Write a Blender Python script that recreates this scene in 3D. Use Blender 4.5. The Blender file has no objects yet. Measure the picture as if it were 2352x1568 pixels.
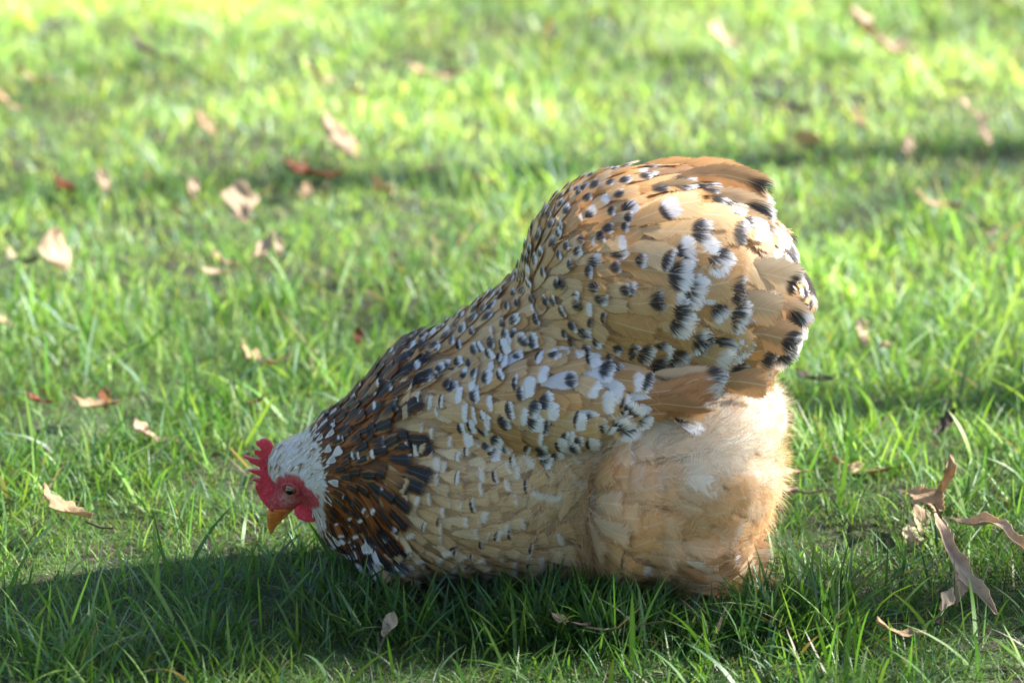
import bpy, math, random
import numpy as np
from mathutils import Vector, Matrix
R = math.radians
rng = np.random.default_rng(7)
random.seed(7)
SC = bpy.context.scene
COL = SC.collection

# ------------------------------------------------------------------ camera, world, sun, exposure
PITCH = R(16.0); DIST = 3.0; FW = 0.75
AIM = Vector((0, 0, 0.185))
cam_d = bpy.data.cameras.new("camera")
cam = bpy.data.objects.new("camera", cam_d); COL.objects.link(cam)
cam.location = AIM + Vector((0, -DIST*math.cos(PITCH), DIST*math.sin(PITCH)))
cam.rotation_euler = (math.pi/2 - PITCH, 0, 0)
cam_d.sensor_width = 36; cam_d.lens = 36*DIST/FW
cam_d.clip_start = 0.05; cam_d.clip_end = 2000
cam_d.dof.use_dof = True; cam_d.dof.focus_distance = 2.97; cam_d.dof.aperture_fstop = 6.4
SC.camera = cam

SUN_EL, SUN_AZ = R(32), R(11.5)      # azimuth measured from +x towards +y
sdir = Vector((math.cos(SUN_EL)*math.cos(SUN_AZ), math.cos(SUN_EL)*math.sin(SUN_AZ), math.sin(SUN_EL)))
W = bpy.data.worlds.new("World"); SC.world = W; W.use_nodes = True
wn = W.node_tree.nodes; bg = wn["Background"]
sky = wn.new("ShaderNodeTexSky"); sky.sky_type = 'NISHITA'; sky.sun_disc = False
sky.sun_elevation = SUN_EL; sky.sun_rotation = math.pi/2 - SUN_AZ
W.node_tree.links.new(sky.outputs[0], bg.inputs[0]); bg.inputs[1].default_value = 0.082
sl = bpy.data.lights.new("sun", 'SUN'); sl.energy = 5.0; sl.angle = R(0.55); sl.color = (1.0, 0.95, 0.86)
so = bpy.data.objects.new("sun", sl); COL.objects.link(so)
so.rotation_euler = (-sdir).to_track_quat('-Z', 'Y').to_euler(); so.location = sdir*20
SC.view_settings.view_transform = 'Standard'; SC.view_settings.look = 'None'
SC.view_settings.gamma = 1.0; SC.view_settings.exposure = 1.98
SC.cycles.use_denoising = True
SC.cycles.max_bounces = 8; SC.cycles.transparent_max_bounces = 12
SC.cycles.transmission_bounces = 4; SC.cycles.diffuse_bounces = 4

# ------------------------------------------------------------------ helpers
M_PX = FW/2352.0
def P(px, py, y=0.0):
    """side-view blueprint: picture column/row -> x, z on the plane of the bird"""
    return np.array(((px-1176)*M_PX, y, 0.185 + (784-py)*M_PX/math.cos(PITCH)))
def ground_at(px, py, z=0.0):
    u = (px-1176)*M_PX/DIST; v = (784-py)*M_PX/DIST
    d = Vector((u, math.cos(PITCH)+v*math.sin(PITCH), -math.sin(PITCH)+v*math.cos(PITCH)))
    t = (z-cam.location.z)/d.z
    p = cam.location + d*t
    return p.x, p.y
def tag(o, label=None, cat=None, group=None, kind=None):
    if label: o["label"] = label
    if cat: o["category"] = cat
    if group: o["group"] = group
    if kind: o["kind"] = kind
    return o
def link(name, me, mat=None, parent=None):
    if mat is not None and len(me.materials) == 0: me.materials.append(mat)
    o = bpy.data.objects.new(name, me); COL.objects.link(o)
    if parent is not None: o.parent = parent
    return o
def np_mesh(name, verts, quads=None, tris=None, smooth=True):
    me = bpy.data.meshes.new(name)
    verts = np.asarray(verts, np.float32).reshape(-1, 3)
    loops = []; starts = []; tot = 0; n = 0
    parts = []
    if quads is not None and len(quads): parts.append((np.asarray(quads, np.int32), 4))
    if tris is not None and len(tris): parts.append((np.asarray(tris, np.int32), 3))
    for f, k in parts:
        loops.append(f.ravel()); starts.append(tot + np.arange(len(f))*k); tot += f.size
    loops = np.concatenate(loops); starts = np.concatenate(starts)
    me.vertices.add(len(verts)); me.vertices.foreach_set("co", verts.ravel())
    me.loops.add(len(loops)); me.loops.foreach_set("vertex_index", loops)
    me.polygons.add(len(starts)); me.polygons.foreach_set("loop_start", starts.astype(np.int32))
    me.update(calc_edges=True)
    if smooth: me.polygons.foreach_set("use_smooth", np.ones(len(starts), bool))
    return me
def vec_attr(me, name, a):
    at = me.attributes.new(name, 'FLOAT_VECTOR', 'POINT')
    at.data.foreach_set("vector", np.asarray(a, np.float32).ravel())

class NT:
    def __init__(s, name):
        s.m = bpy.data.materials.new(name); s.m.use_nodes = True
        s.t = s.m.node_tree; s.t.nodes.clear()
        s.out = s.t.nodes.new("ShaderNodeOutputMaterial")
    def n(s, typ, ins=None, **kw):
        nd = s.t.nodes.new(typ)
        for k, v in kw.items(): setattr(nd, k, v)
        for k, v in (ins or {}).items(): s.put(nd.inputs[k], v)
        return nd
    def put(s, sock, v):
        if isinstance(v, bpy.types.NodeSocket): s.t.links.new(v, sock)
        elif isinstance(v, bpy.types.Node): s.t.links.new(v.outputs[0], sock)
        else:
            if hasattr(sock.default_value, '__len__') and not hasattr(v, '__len__'): v = [v]*len(sock.default_value)
            if hasattr(sock.default_value, '__len__') and len(sock.default_value) == 4 and len(v) == 3: v = (*v, 1)
            sock.default_value = v
    def math(s, op, a, b=0.0, c=0.0, clamp=False):
        nd = s.t.nodes.new("ShaderNodeMath"); nd.operation = op; nd.use_clamp = clamp
        s.put(nd.inputs[0], a); s.put(nd.inputs[1], b); s.put(nd.inputs[2], c); return nd.outputs[0]
    def step(s, x, a, b):
        nd = s.t.nodes.new("ShaderNodeMapRange"); nd.interpolation_type = 'SMOOTHSTEP'
        s.put(nd.inputs[0], x); s.put(nd.inputs[1], a); s.put(nd.inputs[2], b)
        nd.inputs[3].default_value = 0; nd.inputs[4].default_value = 1; return nd.outputs[0]
    def mix(s, f, a, b, blend='MIX'):
        nd = s.t.nodes.new("ShaderNodeMix"); nd.data_type = 'RGBA'; nd.blend_type = blend
        s.put(nd.inputs[0], f); s.put(nd.inputs[6], a); s.put(nd.inputs[7], b); return nd.outputs[2]
    def attr(s, name): return s.n("ShaderNodeAttribute", attribute_name=name)
    def sep(s, v):
        nd = s.t.nodes.new("ShaderNodeSeparateXYZ"); s.put(nd.inputs[0], v); return nd.outputs
    def comb(s, x, y, z):
        nd = s.t.nodes.new("ShaderNodeCombineXYZ")
        s.put(nd.inputs[0], x); s.put(nd.inputs[1], y); s.put(nd.inputs[2], z); return nd.outputs[0]
    def noise(s, vec, scale, detail=2.0, rough=0.5):
        nd = s.t.nodes.new("ShaderNodeTexNoise")
        s.put(nd.inputs["Vector"], vec); nd.inputs["Scale"].default_value = scale
        nd.inputs["Detail"].default_value = detail; nd.inputs["Roughness"].default_value = rough
        return nd.outputs[0]
    def surf(s, sh): s.put(s.out.inputs[0], sh); return s.m

# ------------------------------------------------------------------ materials
def leafy_surface(T, col, trans_col, trans, rough, spec, bump=None):
    ins = {0: col}
    d = T.n("ShaderNodeBsdfPrincipled", {"Base Color": col, "Roughness": rough, "Specular IOR Level": spec})
    if bump is not None: T.put(d.inputs["Normal"], bump)
    t = T.n("ShaderNodeBsdfTranslucent", {0: trans_col})
    return T.n("ShaderNodeMixShader", {0: trans, 1: d, 2: t})

def mat_grass():
    T = NT("grass_blade")
    a = T.attr("gcol").outputs["Vector"]; g = T.sep(T.attr("guv").outputs["Vector"])
    rib = T.math('MULTIPLY', T.math('ABSOLUTE', g[0]), 0.25)
    col = T.mix(rib, a, (0.02, 0.05, 0.01))
    sp = T.noise(T.n("ShaderNodeNewGeometry").outputs["Position"], 900, 2)
    col = T.mix(T.math('MULTIPLY', T.step(sp, 0.55, 0.8), 0.35), col, (0.22, 0.24, 0.1))
    tc = T.mix(1.0, col, (1.8, 1.75, 0.95), 'MULTIPLY')
    b = T.n("ShaderNodeBump", {"Strength": 0.5, "Distance": 0.0006, "Height": sp})
    return T.surf(leafy_surface(T, col, tc, 0.36, 0.42, 0.36, b.outputs[0]))
def mat_soil():
    T = NT("lawn_soil")
    p = T.n("ShaderNodeNewGeometry").outputs["Position"]
    n1 = T.noise(p, 18, 5, 0.6); n2 = T.noise(p, 160, 4, 0.65); n3 = T.noise(p, 1.3, 3)
    soil = T.mix(T.step(n2, 0.35, 0.65), (0.018, 0.013, 0.008), (0.05, 0.036, 0.022))
    moss = T.mix(T.step(n2, 0.3, 0.7), (0.02, 0.045, 0.008), (0.08, 0.13, 0.03))
    # far from the blades the lawn is only this sheet: there it is all green
    sp = T.sep(p); far = T.step(T.n("ShaderNodeVectorMath", {0: p}, operation='LENGTH').outputs["Value"], 4.0, 7.0)
    f = T.math('MAXIMUM', T.step(T.math('ADD', n1, T.math('MULTIPLY', n3, 0.3)), 0.55, 0.75), far)
    col = T.mix(f, soil, moss)
    b = T.n("ShaderNodeBump", {"Strength": 0.8, "Distance": 0.01, "Height": T.math('ADD', n2, n1)})
    d = T.n("ShaderNodeBsdfPrincipled", {"Base Color": col, "Roughness": 0.9, "Normal": b.outputs[0]})
    return T.surf(d)

def mat_feather(name="feather", fringe=0.25, trans=0.30, soft=0.05, white=(0.78, 0.78, 0.80)):
    T = NT(name)
    uv = T.sep(T.attr("fuv").outputs["Vector"])      # u across -1..1, v along 0..1, random
    c = T.attr("fcol").outputs["Vector"]
    pp = T.sep(T.attr("fpat").outputs["Vector"])     # white tip, black spangle, centre stripe
    u, v, r = uv[0], uv[1], uv[2]
    U = T.math('ABSOLUTE', u)
    barb = T.math('SUBTRACT', v, T.math('MULTIPLY', U, 0.32))
    r100 = T.math('MULTIPLY', r, 91.7)
    fine = T.noise(T.comb(T.math('MULTIPLY', barb, 46), T.math('MULTIPLY', u, 1.2), r100), 1.0, 2, 0.6)
    mid = T.noise(T.comb(T.math('MULTIPLY', barb, 15), T.math('MULTIPLY', u, 1.6), r100), 1.0, 2, 0.6)
    big = T.noise(T.comb(T.math('MULTIPLY', v, 3), T.math('MULTIPLY', u, 1.5), r100), 1.0, 2, 0.5)
    # base with barbs
    base = T.mix(T.math('MULTIPLY', T.step(fine, 0.35, 0.7), 0.30), c, T.mix(1.0, c, (0.55, 0.45, 0.36), 'MULTIPLY'))
    base = T.mix(T.math('MULTIPLY', T.step(big, 0.45, 0.75), 0.4), base, T.mix(1.0, c, (1.22, 1.28, 1.35), 'MULTIPLY'))
    # centre stripe (hackle)
    st = T.math('ADD', T.math('MULTIPLY', T.math('SUBTRACT', mid, 0.5), 0.7), U)
    stripe = T.math('MULTIPLY', T.math('SUBTRACT', 1.0, T.step(st, 0.42, 0.62)), T.step(v, 0.25, 0.45))
    base = T.mix(T.math('MULTIPLY', stripe, pp[2]), base, (0.012, 0.011, 0.013))
    # white tip
    rr = T.math('SUBTRACT', 1.0, v)
    rr = T.math('ADD', rr, T.math('MULTIPLY', T.math('MULTIPLY', U, U), 0.11))
    rn = T.math('ADD', rr, T.math('MULTIPLY', T.math('SUBTRACT', mid, 0.5), 0.16))
    w = T.math('SUBTRACT', 1.0, T.step(T.math('SUBTRACT', rn, pp[0]), -0.06, 0.05))
    w = T.math('MULTIPLY', w, T.step(pp[0], 0.01, 0.05))
    whitec = T.mix(T.math('MULTIPLY', T.step(fine, 0.3, 0.75), 0.5), white, tuple(x*.62 for x in white))
    base = T.mix(w, base, whitec)
    # black spangle at the root of the white tip
    fan = T.math('DIVIDE', u, T.math('MAXIMUM', T.math('ADD', T.math('SUBTRACT', T.math('ADD', pp[0], 0.22), rr), 0.02), 0.05))
    fnz = T.noise(T.comb(T.math('MULTIPLY', fan, 2.6), T.math('MULTIPLY', v, 1.2), r100), 1.0, 3, 0.65)
    q1 = T.math('DIVIDE', T.math('SUBTRACT', rr, T.math('MULTIPLY', pp[0], 1.0)), T.math('MAXIMUM', pp[1], 0.01))
    dist = T.math('MULTIPLY', T.math('MAXIMUM', T.math('MULTIPLY', q1, -1.0), 0.0), 0.75)     # towards the tip: long streaks
    prox = T.math('MAXIMUM', q1, 0.0)
    q1 = T.math('ADD', T.math('MULTIPLY', dist, 1.0), T.math('MULTIPLY', prox, prox))
    off = T.math('MULTIPLY', T.math('SUBTRACT', T.math('FRACT', T.math('MULTIPLY', r, 37.3)), 0.5), 0.6)
    q2 = T.math('DIVIDE', T.math('SUBTRACT', u, off), 0.72); q2 = T.math('MULTIPLY', q2, q2)
    q = T.math('ADD', T.math('ADD', q1, q2), T.math('MULTIPLY', T.math('SUBTRACT', fnz, 0.5), 3.2))
    q = T.math('ADD', q, T.math('MULTIPLY', T.math('SUBTRACT', fine, 0.5), 0.8))
    bk = T.math('SUBTRACT', 1.0, T.step(q, 0.25, 1.5)); bk = T.math('MULTIPLY', bk, T.step(pp[1], 0.01, 0.04))
    base = T.mix(T.math('MULTIPLY', bk, 0.96), base, (0.016, 0.016, 0.023))
    # shaft
    sh = T.math('MULTIPLY', T.math('SUBTRACT', 1.0, T.step(U, 0.015, 0.05)), T.math('SUBTRACT', 0.55, T.math('MAXIMUM', T.math('MULTIPLY', bk, 0.45), T.math('MULTIPLY', pp[2], 0.42))))
    base = T.mix(sh, base, T.mix(0.6, c, (0.85, 0.78, 0.6)))
    bump = T.n("ShaderNodeBump", {"Strength": 0.35, "Distance": 0.0006, "Height": fine})
    surf = leafy_surface(T, base, T.mix(1.0, base, (1.15, 1.0, 0.85), 'MULTIPLY'), trans, 0.5, 0.3, bump.outputs[0])
    # frayed rim
    e = T.math('MAXIMUM', U, T.math('MULTIPLY', T.math('SUBTRACT', v, 0.5), 2.0))
    lim = T.math('SUBTRACT', 1.02, T.math('MULTIPLY', fine, fringe*2))
    al = T.math('SUBTRACT', 1.0, T.step(T.math('SUBTRACT', e, lim), -soft, 0.06))
    tr = T.n("ShaderNodeBsdfTransparent")
    return T.surf(T.n("ShaderNodeMixShader", {0: al, 1: tr, 2: surf}))
def mat_strand():
    T = NT("down_strand")
    c = T.attr("scol").outputs["Vector"]
    return T.surf(leafy_surface(T, c, c, 0.4, 0.5, 0.3))
def mat_skin():
    T = NT("hen_skin")
    a = T.sep(T.attr("face").outputs["Vector"])
    tc = T.n("ShaderNodeTexCoord").outputs["Object"]
    n = T.noise(tc, 420, 3, 0.6); n2 = T.noise(tc, 1400, 2, 0.6)
    red = T.mix(T.step(n, 0.38, 0.66), (0.44, 0.030, 0.040), (0.50, 0.10, 0.10))
    red = T.mix(T.math('MULTIPLY', T.step(n2, 0.6, 0.75), 0.35), red, (0.6, 0.36, 0.3))
    lc = P(*hz(540, 745)) - HO; dl = T.n("ShaderNodeVectorMath", {0: T.n("ShaderNodeVectorMath", {0: tc, 1: (1, 0, 1)}, operation='MULTIPLY'), 1: (lc[0], 0, lc[2])}, operation='DISTANCE').outputs["Value"]
    pale = T.math('MULTIPLY', T.math('SUBTRACT', 1.0, T.step(dl, 0.003, 0.009)), T.step(n, 0.3, 0.6))
    red = T.mix(T.math('MULTIPLY', pale, 0.6), red, (0.55, 0.34, 0.28))
    col = T.mix(a[0], (0.42, 0.28, 0.15), red)
    col = T.mix(a[1], col, (0.62, 0.6, 0.56)); col = T.mix(a[2], col, (0.12, 0.045, 0.015))
    b = T.n("ShaderNodeBump", {"Strength": 0.9, "Distance": 0.0016, "Height": T.math('ADD', n, n2)})
    return T.surf(T.n("ShaderNodeBsdfPrincipled", {"Base Color": col, "Roughness": 0.5, "Normal": b.outputs[0],
                      "Subsurface Weight": 0.15, "Subsurface Radius": (0.004, 0.001, 0.0006)}))
def mat_comb():
    T = NT("comb_flesh")
    tc = T.n("ShaderNodeTexCoord").outputs["Object"]
    n = T.noise(tc, 700, 3, 0.6); n2 = T.noise(tc, 120, 2)
    col = T.mix(T.step(n2, 0.35, 0.65), (0.46, 0.008, 0.018), (0.60, 0.025, 0.05))
    col = T.mix(T.math('MULTIPLY', T.step(n, 0.52, 0.75), 0.35), col, (0.75, 0.25, 0.28))
    b = T.n("ShaderNodeBump", {"Strength": 0.9, "Distance": 0.0015, "Height": n})
    return T.surf(T.n("ShaderNodeBsdfPrincipled", {"Base Color": col, "Roughness": 0.42, "Normal": b.outputs[0],
                      "Subsurface Weight": 0.25, "Subsurface Radius": (0.006, 0.0012, 0.0008)}))
def mat_beak():
    T = NT("beak_horn")
    tc = T.n("ShaderNodeTexCoord").outputs["Object"]
    n = T.noise(T.n("ShaderNodeMapping", {0: tc, 3: (200, 200, 700)}), 1.0, 3)
    col = T.mix(T.step(n, 0.3, 0.7), (0.60, 0.21, 0.035), (0.36, 0.10, 0.018))
    z = T.sep(tc)[2]
    col = T.mix(T.math('MULTIPLY', T.step(z, 0.058, 0.078), 0.5), col, (0.55, 0.38, 0.2))
    return T.surf(T.n("ShaderNodeBsdfPrincipled", {"Base Color": col, "Roughness": 0.32}))
def mat_simple(name, col, rough, coat=0.0):
    T = NT(name)
    tc = T.n("ShaderNodeTexCoord").outputs["Object"]
    n = T.noise(tc, 900, 2)
    c = T.mix(T.math('MULTIPLY', n, 0.4), col, tuple(x*0.5 for x in col))
    return T.surf(T.n("ShaderNodeBsdfPrincipled", {"Base Color": c, "Roughness": rough, "Coat Weight": coat}))
def mat_dead_leaf(name, light, dark, seed):
    T = NT(name)
    tc = T.n("ShaderNodeTexCoord").outputs["Object"]; g = T.sep(T.attr("luv").outputs["Vector"])
    n = T.noise(tc, 60+seed, 4, 0.6); n2 = T.noise(tc, 350, 3, 0.6)
    col = T.mix(T.step(n, 0.35, 0.7), light, dark)
    col = T.mix(T.math('MULTIPLY', T.step(n2, 0.6, 0.72), 0.6), col, tuple(x*0.35 for x in dark))
    U = T.math('ABSOLUTE', g[0])
    mid = T.math('SUBTRACT', 1.0, T.step(U, 0.03, 0.07))
    vein = T.math('ABSOLUTE', T.math('SUBTRACT', T.math('FRACT', T.math('MULTIPLY', T.math('SUBTRACT', g[1], T.math('MULTIPLY', U, 0.28)), 7.0)), 0.5))
    vn = T.math('MULTIPLY', T.math('SUBTRACT', 1.0, T.step(vein, 0.03, 0.08)), 0.5)
    vm = T.math('MAXIMUM', mid, vn)
    col = T.mix(T.math('MULTIPLY', vm, 0.6), col, tuple(min(1, x*1.25) for x in light))
    b = T.n("ShaderNodeBump", {"Strength": 0.7, "Distance": 0.001, "Height": T.math('ADD', n2, vm)})
    return T.surf(leafy_surface(T, col, col, 0.33, 0.6, 0.3, b.outputs[0]))
def mat_bark():
    T = NT("bark")
    tc = T.n("ShaderNodeTexCoord").outputs["Object"]
    n = T.noise(T.n("ShaderNodeMapping", {0: tc, 3: (30, 30, 6)}), 1.0, 5, 0.6)
    col = T.mix(T.step(n, 0.35, 0.65), (0.06, 0.045, 0.03), (0.2, 0.16, 0.12))
    b = T.n("ShaderNodeBump", {"Strength": 0.8, "Distance": 0.01, "Height": n})
    return T.surf(T.n("ShaderNodeBsdfPrincipled", {"Base Color": col, "Roughness": 0.9, "Normal": b.outputs[0]}))

# ------------------------------------------------------------------ the setting: ground
def vnoise(x, y, s, seed=0):
    """cheap smooth noise 0..1 from a few rotated sines"""
    r = np.random.default_rng(seed); o = np.zeros_like(x)
    for k in range(6):
        a = r.uniform(0, 6.28); f = s*r.uniform(0.6, 1.7); ph = r.uniform(0, 6.28)
        o += np.sin((x*math.cos(a)+y*math.sin(a))*f + ph + 1.3*np.sin((x*math.sin(a)-y*math.cos(a))*f*0.7+ph*2))
    return 0.5 + o/8.0
def ground_h(x, y):
    return 0.006*(vnoise(x, y, 9, 3)-0.5)*2 + 0.004*(vnoise(x, y, 30, 4)-0.5)
gx = np.concatenate([[-300, -60, -12], np.linspace(-3.2, 3.2, 161), [12, 60, 300]])
gy = np.concatenate([[-300, -60, -12], np.linspace(-1.8, 5.2, 176), [12, 60, 300]])
GX, GY = np.meshgrid(gx, gy, indexing='ij')
GZ = np.where((abs(GX) < 3.3) & (GY > -1.9) & (GY < 5.3), ground_h(GX, GY), 0)
idx = np.arange(GX.size).reshape(GX.shape)
gq = np.stack([idx[:-1, :-1], idx[1:, :-1], idx[1:, 1:], idx[:-1, 1:]], -1).reshape(-1, 4)
link("ground", np_mesh("ground", np.stack([GX, GY, GZ], -1), gq), mat_soil())["kind"] = "structure"

# ------------------------------------------------------------------ grass
def blades(x, y, h, w, lean, bend, yaw, twist, col, seg=4, tilt0=None):
    n = len(x); z0 = ground_h(x, y) - 0.003
    ts = np.linspace(0, 1, seg+1)
    dx, dy = np.cos(yaw), np.sin(yaw)
    sx, sy = np.cos(twist), np.sin(twist)
    V = []; UVs = []
    for i, t in enumerate(ts):
        hor = h*(lean*t + bend*t*t)
        ver = h*(t*np.sqrt(np.maximum(0.05, 1-np.minimum(lean, .95)**2)) - 0.5*np.minimum(bend, 1.2)*t**2.4)
        ver = np.maximum(ver, 0.002+0.004*t)
        cx = x + dx*hor; cy = y + dy*hor; cz = z0 + ver
        wd = w*0.5*(0.75+0.5*t)*(1-t**2.6) if i < seg else w*0.0
        if i < seg:
            V.append(np.stack([cx-sx*wd, cy-sy*wd, cz], -1)); UVs.append(np.tile([-1., t, 0], (n, 1)))
            V.append(np.stack([cx+sx*wd, cy+sy*wd, cz], -1)); UVs.append(np.tile([1., t, 0], (n, 1)))
        else:
            V.append(np.stack([cx, cy, cz], -1)); UVs.append(np.tile([0., t, 0], (n, 1)))
    k = 2*seg+1
    V = np.stack(V, 1); UVs = np.stack(UVs, 1)
    b = (np.arange(n)*k)[:, None]
    Q = np.concatenate([b + np.array([[2*i, 2*i+1, 2*i+3, 2*i+2]]) for i in range(seg-1)], 0)
    Tt = b + np.array([[2*seg-2, 2*seg-1, 2*seg]])
    C = np.repeat(col[:, None, :], k, 1)
    f = (0.55 + 0.5*ts)
    return V.reshape(-1, 3), Q, Tt, C.reshape(-1, 3), UVs.reshape(-1, 3)
def in_hen(x, y):
    a = ((x-0.10)/0.12)**2 + (y/0.035)**2 < 1
    b = ((x+0.02)/0.09)**2 + (y/0.030)**2 < 1
    return a | b
GREENS = np.array([[0.095, 0.215, 0.026], [0.140, 0.270, 0.034], [0.066, 0.165, 0.034], [0.200, 0.300, 0.045], [0.130, 0.220, 0.100]])
STRAW = np.array([[0.14, 0.11, 0.055], [0.12, 0.092, 0.045], [0.12, 0.13, 0.05]])
def grass_set(n, x0, x1, y0, y1, hmin, hmax, wmin, wmax, flat, straw, seg, excl=None, clump=None):
    x = rng.uniform(x0, x1, n); y = rng.uniform(y0, y1, n)
    if clump:                                   # tufts
        nc = max(1, n//clump); cx = rng.uniform(x0, x1, nc); cy = rng.uniform(y0, y1, nc)
        i = rng.integers(0, nc, n); x = cx[i] + rng.normal(0, 0.012, n); y = cy[i] + rng.normal(0, 0.012, n)
    keep = ~in_hen(x, y)
    if excl is not None: keep &= ~((x > excl[0]) & (x < excl[1]) & (y > excl[2]) & (y < excl[3]))
    bare = vnoise(x, y, 16, 11)
    keep &= rng.uniform(0, 1, n) < np.clip((bare-0.05)*3.5, 0.4, 1)
    x, y = x[keep], y[keep]; n = len(x)
    cl = vnoise(x, y, 22, 5); cl2 = vnoise(x, y, 5, 6)
    h = rng.uniform(hmin, hmax, n)*(0.5+0.75*cl)*(0.8+0.4*cl2)
    # grass under the head is a little shorter (it is grazed and trodden)
    nearh = np.exp(-(((x+0.17)/0.10)**2 + ((y+0.05)/0.12)**2)); h *= 1-0.38*nearh
    w = rng.uniform(wmin, wmax, n)*np.clip(h/0.035, 0.6, 1.35)
    lean = np.clip(np.abs(rng.normal(0.25, 0.25, n)) + flat*rng.uniform(0, 1, n), 0, 0.97)
    bend = np.abs(rng.normal(0.25, 0.3, n))
    yaw = rng.uniform(0, 2*math.pi, n) + 1.2*np.sin(x*7+y*3); twist = rng.uniform(0, math.pi, n)
    c = GREENS[rng.integers(0, len(GREENS), n)]
    cm = vnoise(x, y, 8, 21)[:, None]
    c = c*(0.60+0.85*cm)*rng.uniform(0.55, 1.45, (n, 1)) + np.array([0.035, 0.012, 0.0])*np.clip(cm-0.45, 0, 1)*1.6
    fy = np.clip((y+0.1)/1.5, 0, 1)[:, None]                 # near shade and far sunlight painted into the greens: darker front, brighter yellower back
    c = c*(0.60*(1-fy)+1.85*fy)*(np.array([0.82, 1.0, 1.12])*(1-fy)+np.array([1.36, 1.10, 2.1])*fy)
    s = rng.uniform(0, 1, n) < straw*(0.3+1.7*vnoise(x, y, 12, 31))
    far_s = 1+2.6*fy[s]; c[s] = far_s*STRAW[rng.integers(0, 3, s.sum())]*rng.uniform(0.7, 1.2, (s.sum(), 1))  # straw too is painted brighter with distance, for the sunlit back
    lean[s] = np.clip(lean[s]+0.45, 0, 0.97)
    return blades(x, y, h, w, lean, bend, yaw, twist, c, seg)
sets = []
near = (-0.75, 0.75, -0.75, 0.75)
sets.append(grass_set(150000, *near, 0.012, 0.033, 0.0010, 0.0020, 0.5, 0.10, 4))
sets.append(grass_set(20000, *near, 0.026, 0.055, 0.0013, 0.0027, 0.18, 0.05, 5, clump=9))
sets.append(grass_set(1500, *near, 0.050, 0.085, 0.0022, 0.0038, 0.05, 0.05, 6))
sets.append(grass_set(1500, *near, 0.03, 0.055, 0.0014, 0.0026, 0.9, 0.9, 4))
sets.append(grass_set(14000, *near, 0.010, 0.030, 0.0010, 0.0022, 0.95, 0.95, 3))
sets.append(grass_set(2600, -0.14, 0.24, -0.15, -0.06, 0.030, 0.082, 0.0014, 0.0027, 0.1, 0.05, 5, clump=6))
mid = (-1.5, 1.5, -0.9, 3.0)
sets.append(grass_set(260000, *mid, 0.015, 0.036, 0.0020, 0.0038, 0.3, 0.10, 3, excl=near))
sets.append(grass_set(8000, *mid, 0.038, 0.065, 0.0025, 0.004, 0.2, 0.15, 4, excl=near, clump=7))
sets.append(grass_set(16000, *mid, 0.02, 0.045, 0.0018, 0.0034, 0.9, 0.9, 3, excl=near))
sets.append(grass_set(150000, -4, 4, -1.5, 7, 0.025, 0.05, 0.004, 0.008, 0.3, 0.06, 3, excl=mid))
Vs, Qs, Ts, Cs, Us = [], [], [], [], []; base = 0
for v, q, t, c, u in sets:
    Vs.append(v); Qs.append(q+base); Ts.append(t+base); Cs.append(c); Us.append(u); base += len(v)
gm = np_mesh("grass", np.concatenate(Vs), np.concatenate(Qs), np.concatenate(Ts))
vec_attr(gm, "gcol", np.concatenate(Cs)); vec_attr(gm, "guv", np.concatenate(Us))
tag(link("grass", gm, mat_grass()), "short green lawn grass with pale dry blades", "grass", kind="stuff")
del Vs, Qs, Ts, Cs, Us, sets

# ------------------------------------------------------------------ the hen: implicit body
def seg_prim(a, b, ra, rb, sy=1.0):
    return ('c', np.array(a, float), np.array(b, float), ra, rb, sy)
def ell(c, r, rot=0.0):
    return ('e', np.array(c, float), np.array(r, float), rot)
mp = lambda px: px*M_PX
PRIMS = [
    ell(P(1085, 1074), (0.096, 0.088, 0.077), 0.0),              # breast
    ell(P(1280, 1082), (0.116, 0.076, 0.082), 0.0),              # trunk
    seg_prim(P(1010, 968), P(1340, 742), 0.054, 0.055, 1.15),     # back
    ell(P(1442, 630), (0.078, 0.080, 0.074), 0.5),               # tail cushion
    ell(P(1560, 625), (0.072, 0.076, 0.068), -0.1),
    ell(P(1630, 700), (0.056, 0.064, 0.056), 0.0),
    seg_prim(P(1000, 1010), P(825, 1070), 0.075, 0.046),         # neck
    seg_prim(P(825, 1065), P(705, 1075), 0.046, 0.023),
    seg_prim(P(810, 1180), P(900, 1200), 0.030, 0.05),
]
THIGH = [
    ell(P(1545, 1075), (0.071, 0.097, 0.070), 0.3),              # rear fluff
    ell(P(1440, 1100), (0.041, 0.112, 0.068), 0.0),              # front of the thigh, proud of the breast
    ell(P(1590, 985),  (0.058, 0.078, 0.046), 0.2),
    ell(P(1560, 1190), (0.048, 0.100, 0.030), -0.1),
    ell(P(1600, 1256), (0.040, 0.086, 0.028), 0.1),              # hock feathering
]
HEAD = [
    ell(P(672, 1080), (0.0215, 0.0165, 0.0185), R(-50)+math.pi),
    ell(P(632, 1155), (0.0085, 0.0068, 0.0075), 0.0),
    ell(P(662, 1140), (0.016, 0.0095, 0.010), 0.5),
]
WINGS = [q for s in (-1, 1) for q in (ell(P(1310, 862, s*.070), (0.062, 0.018, 0.030), 0.04), seg_prim(P(1010, 900, s*.050), P(1270, 864, s*.062), 0.018, 0.026))]
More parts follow.
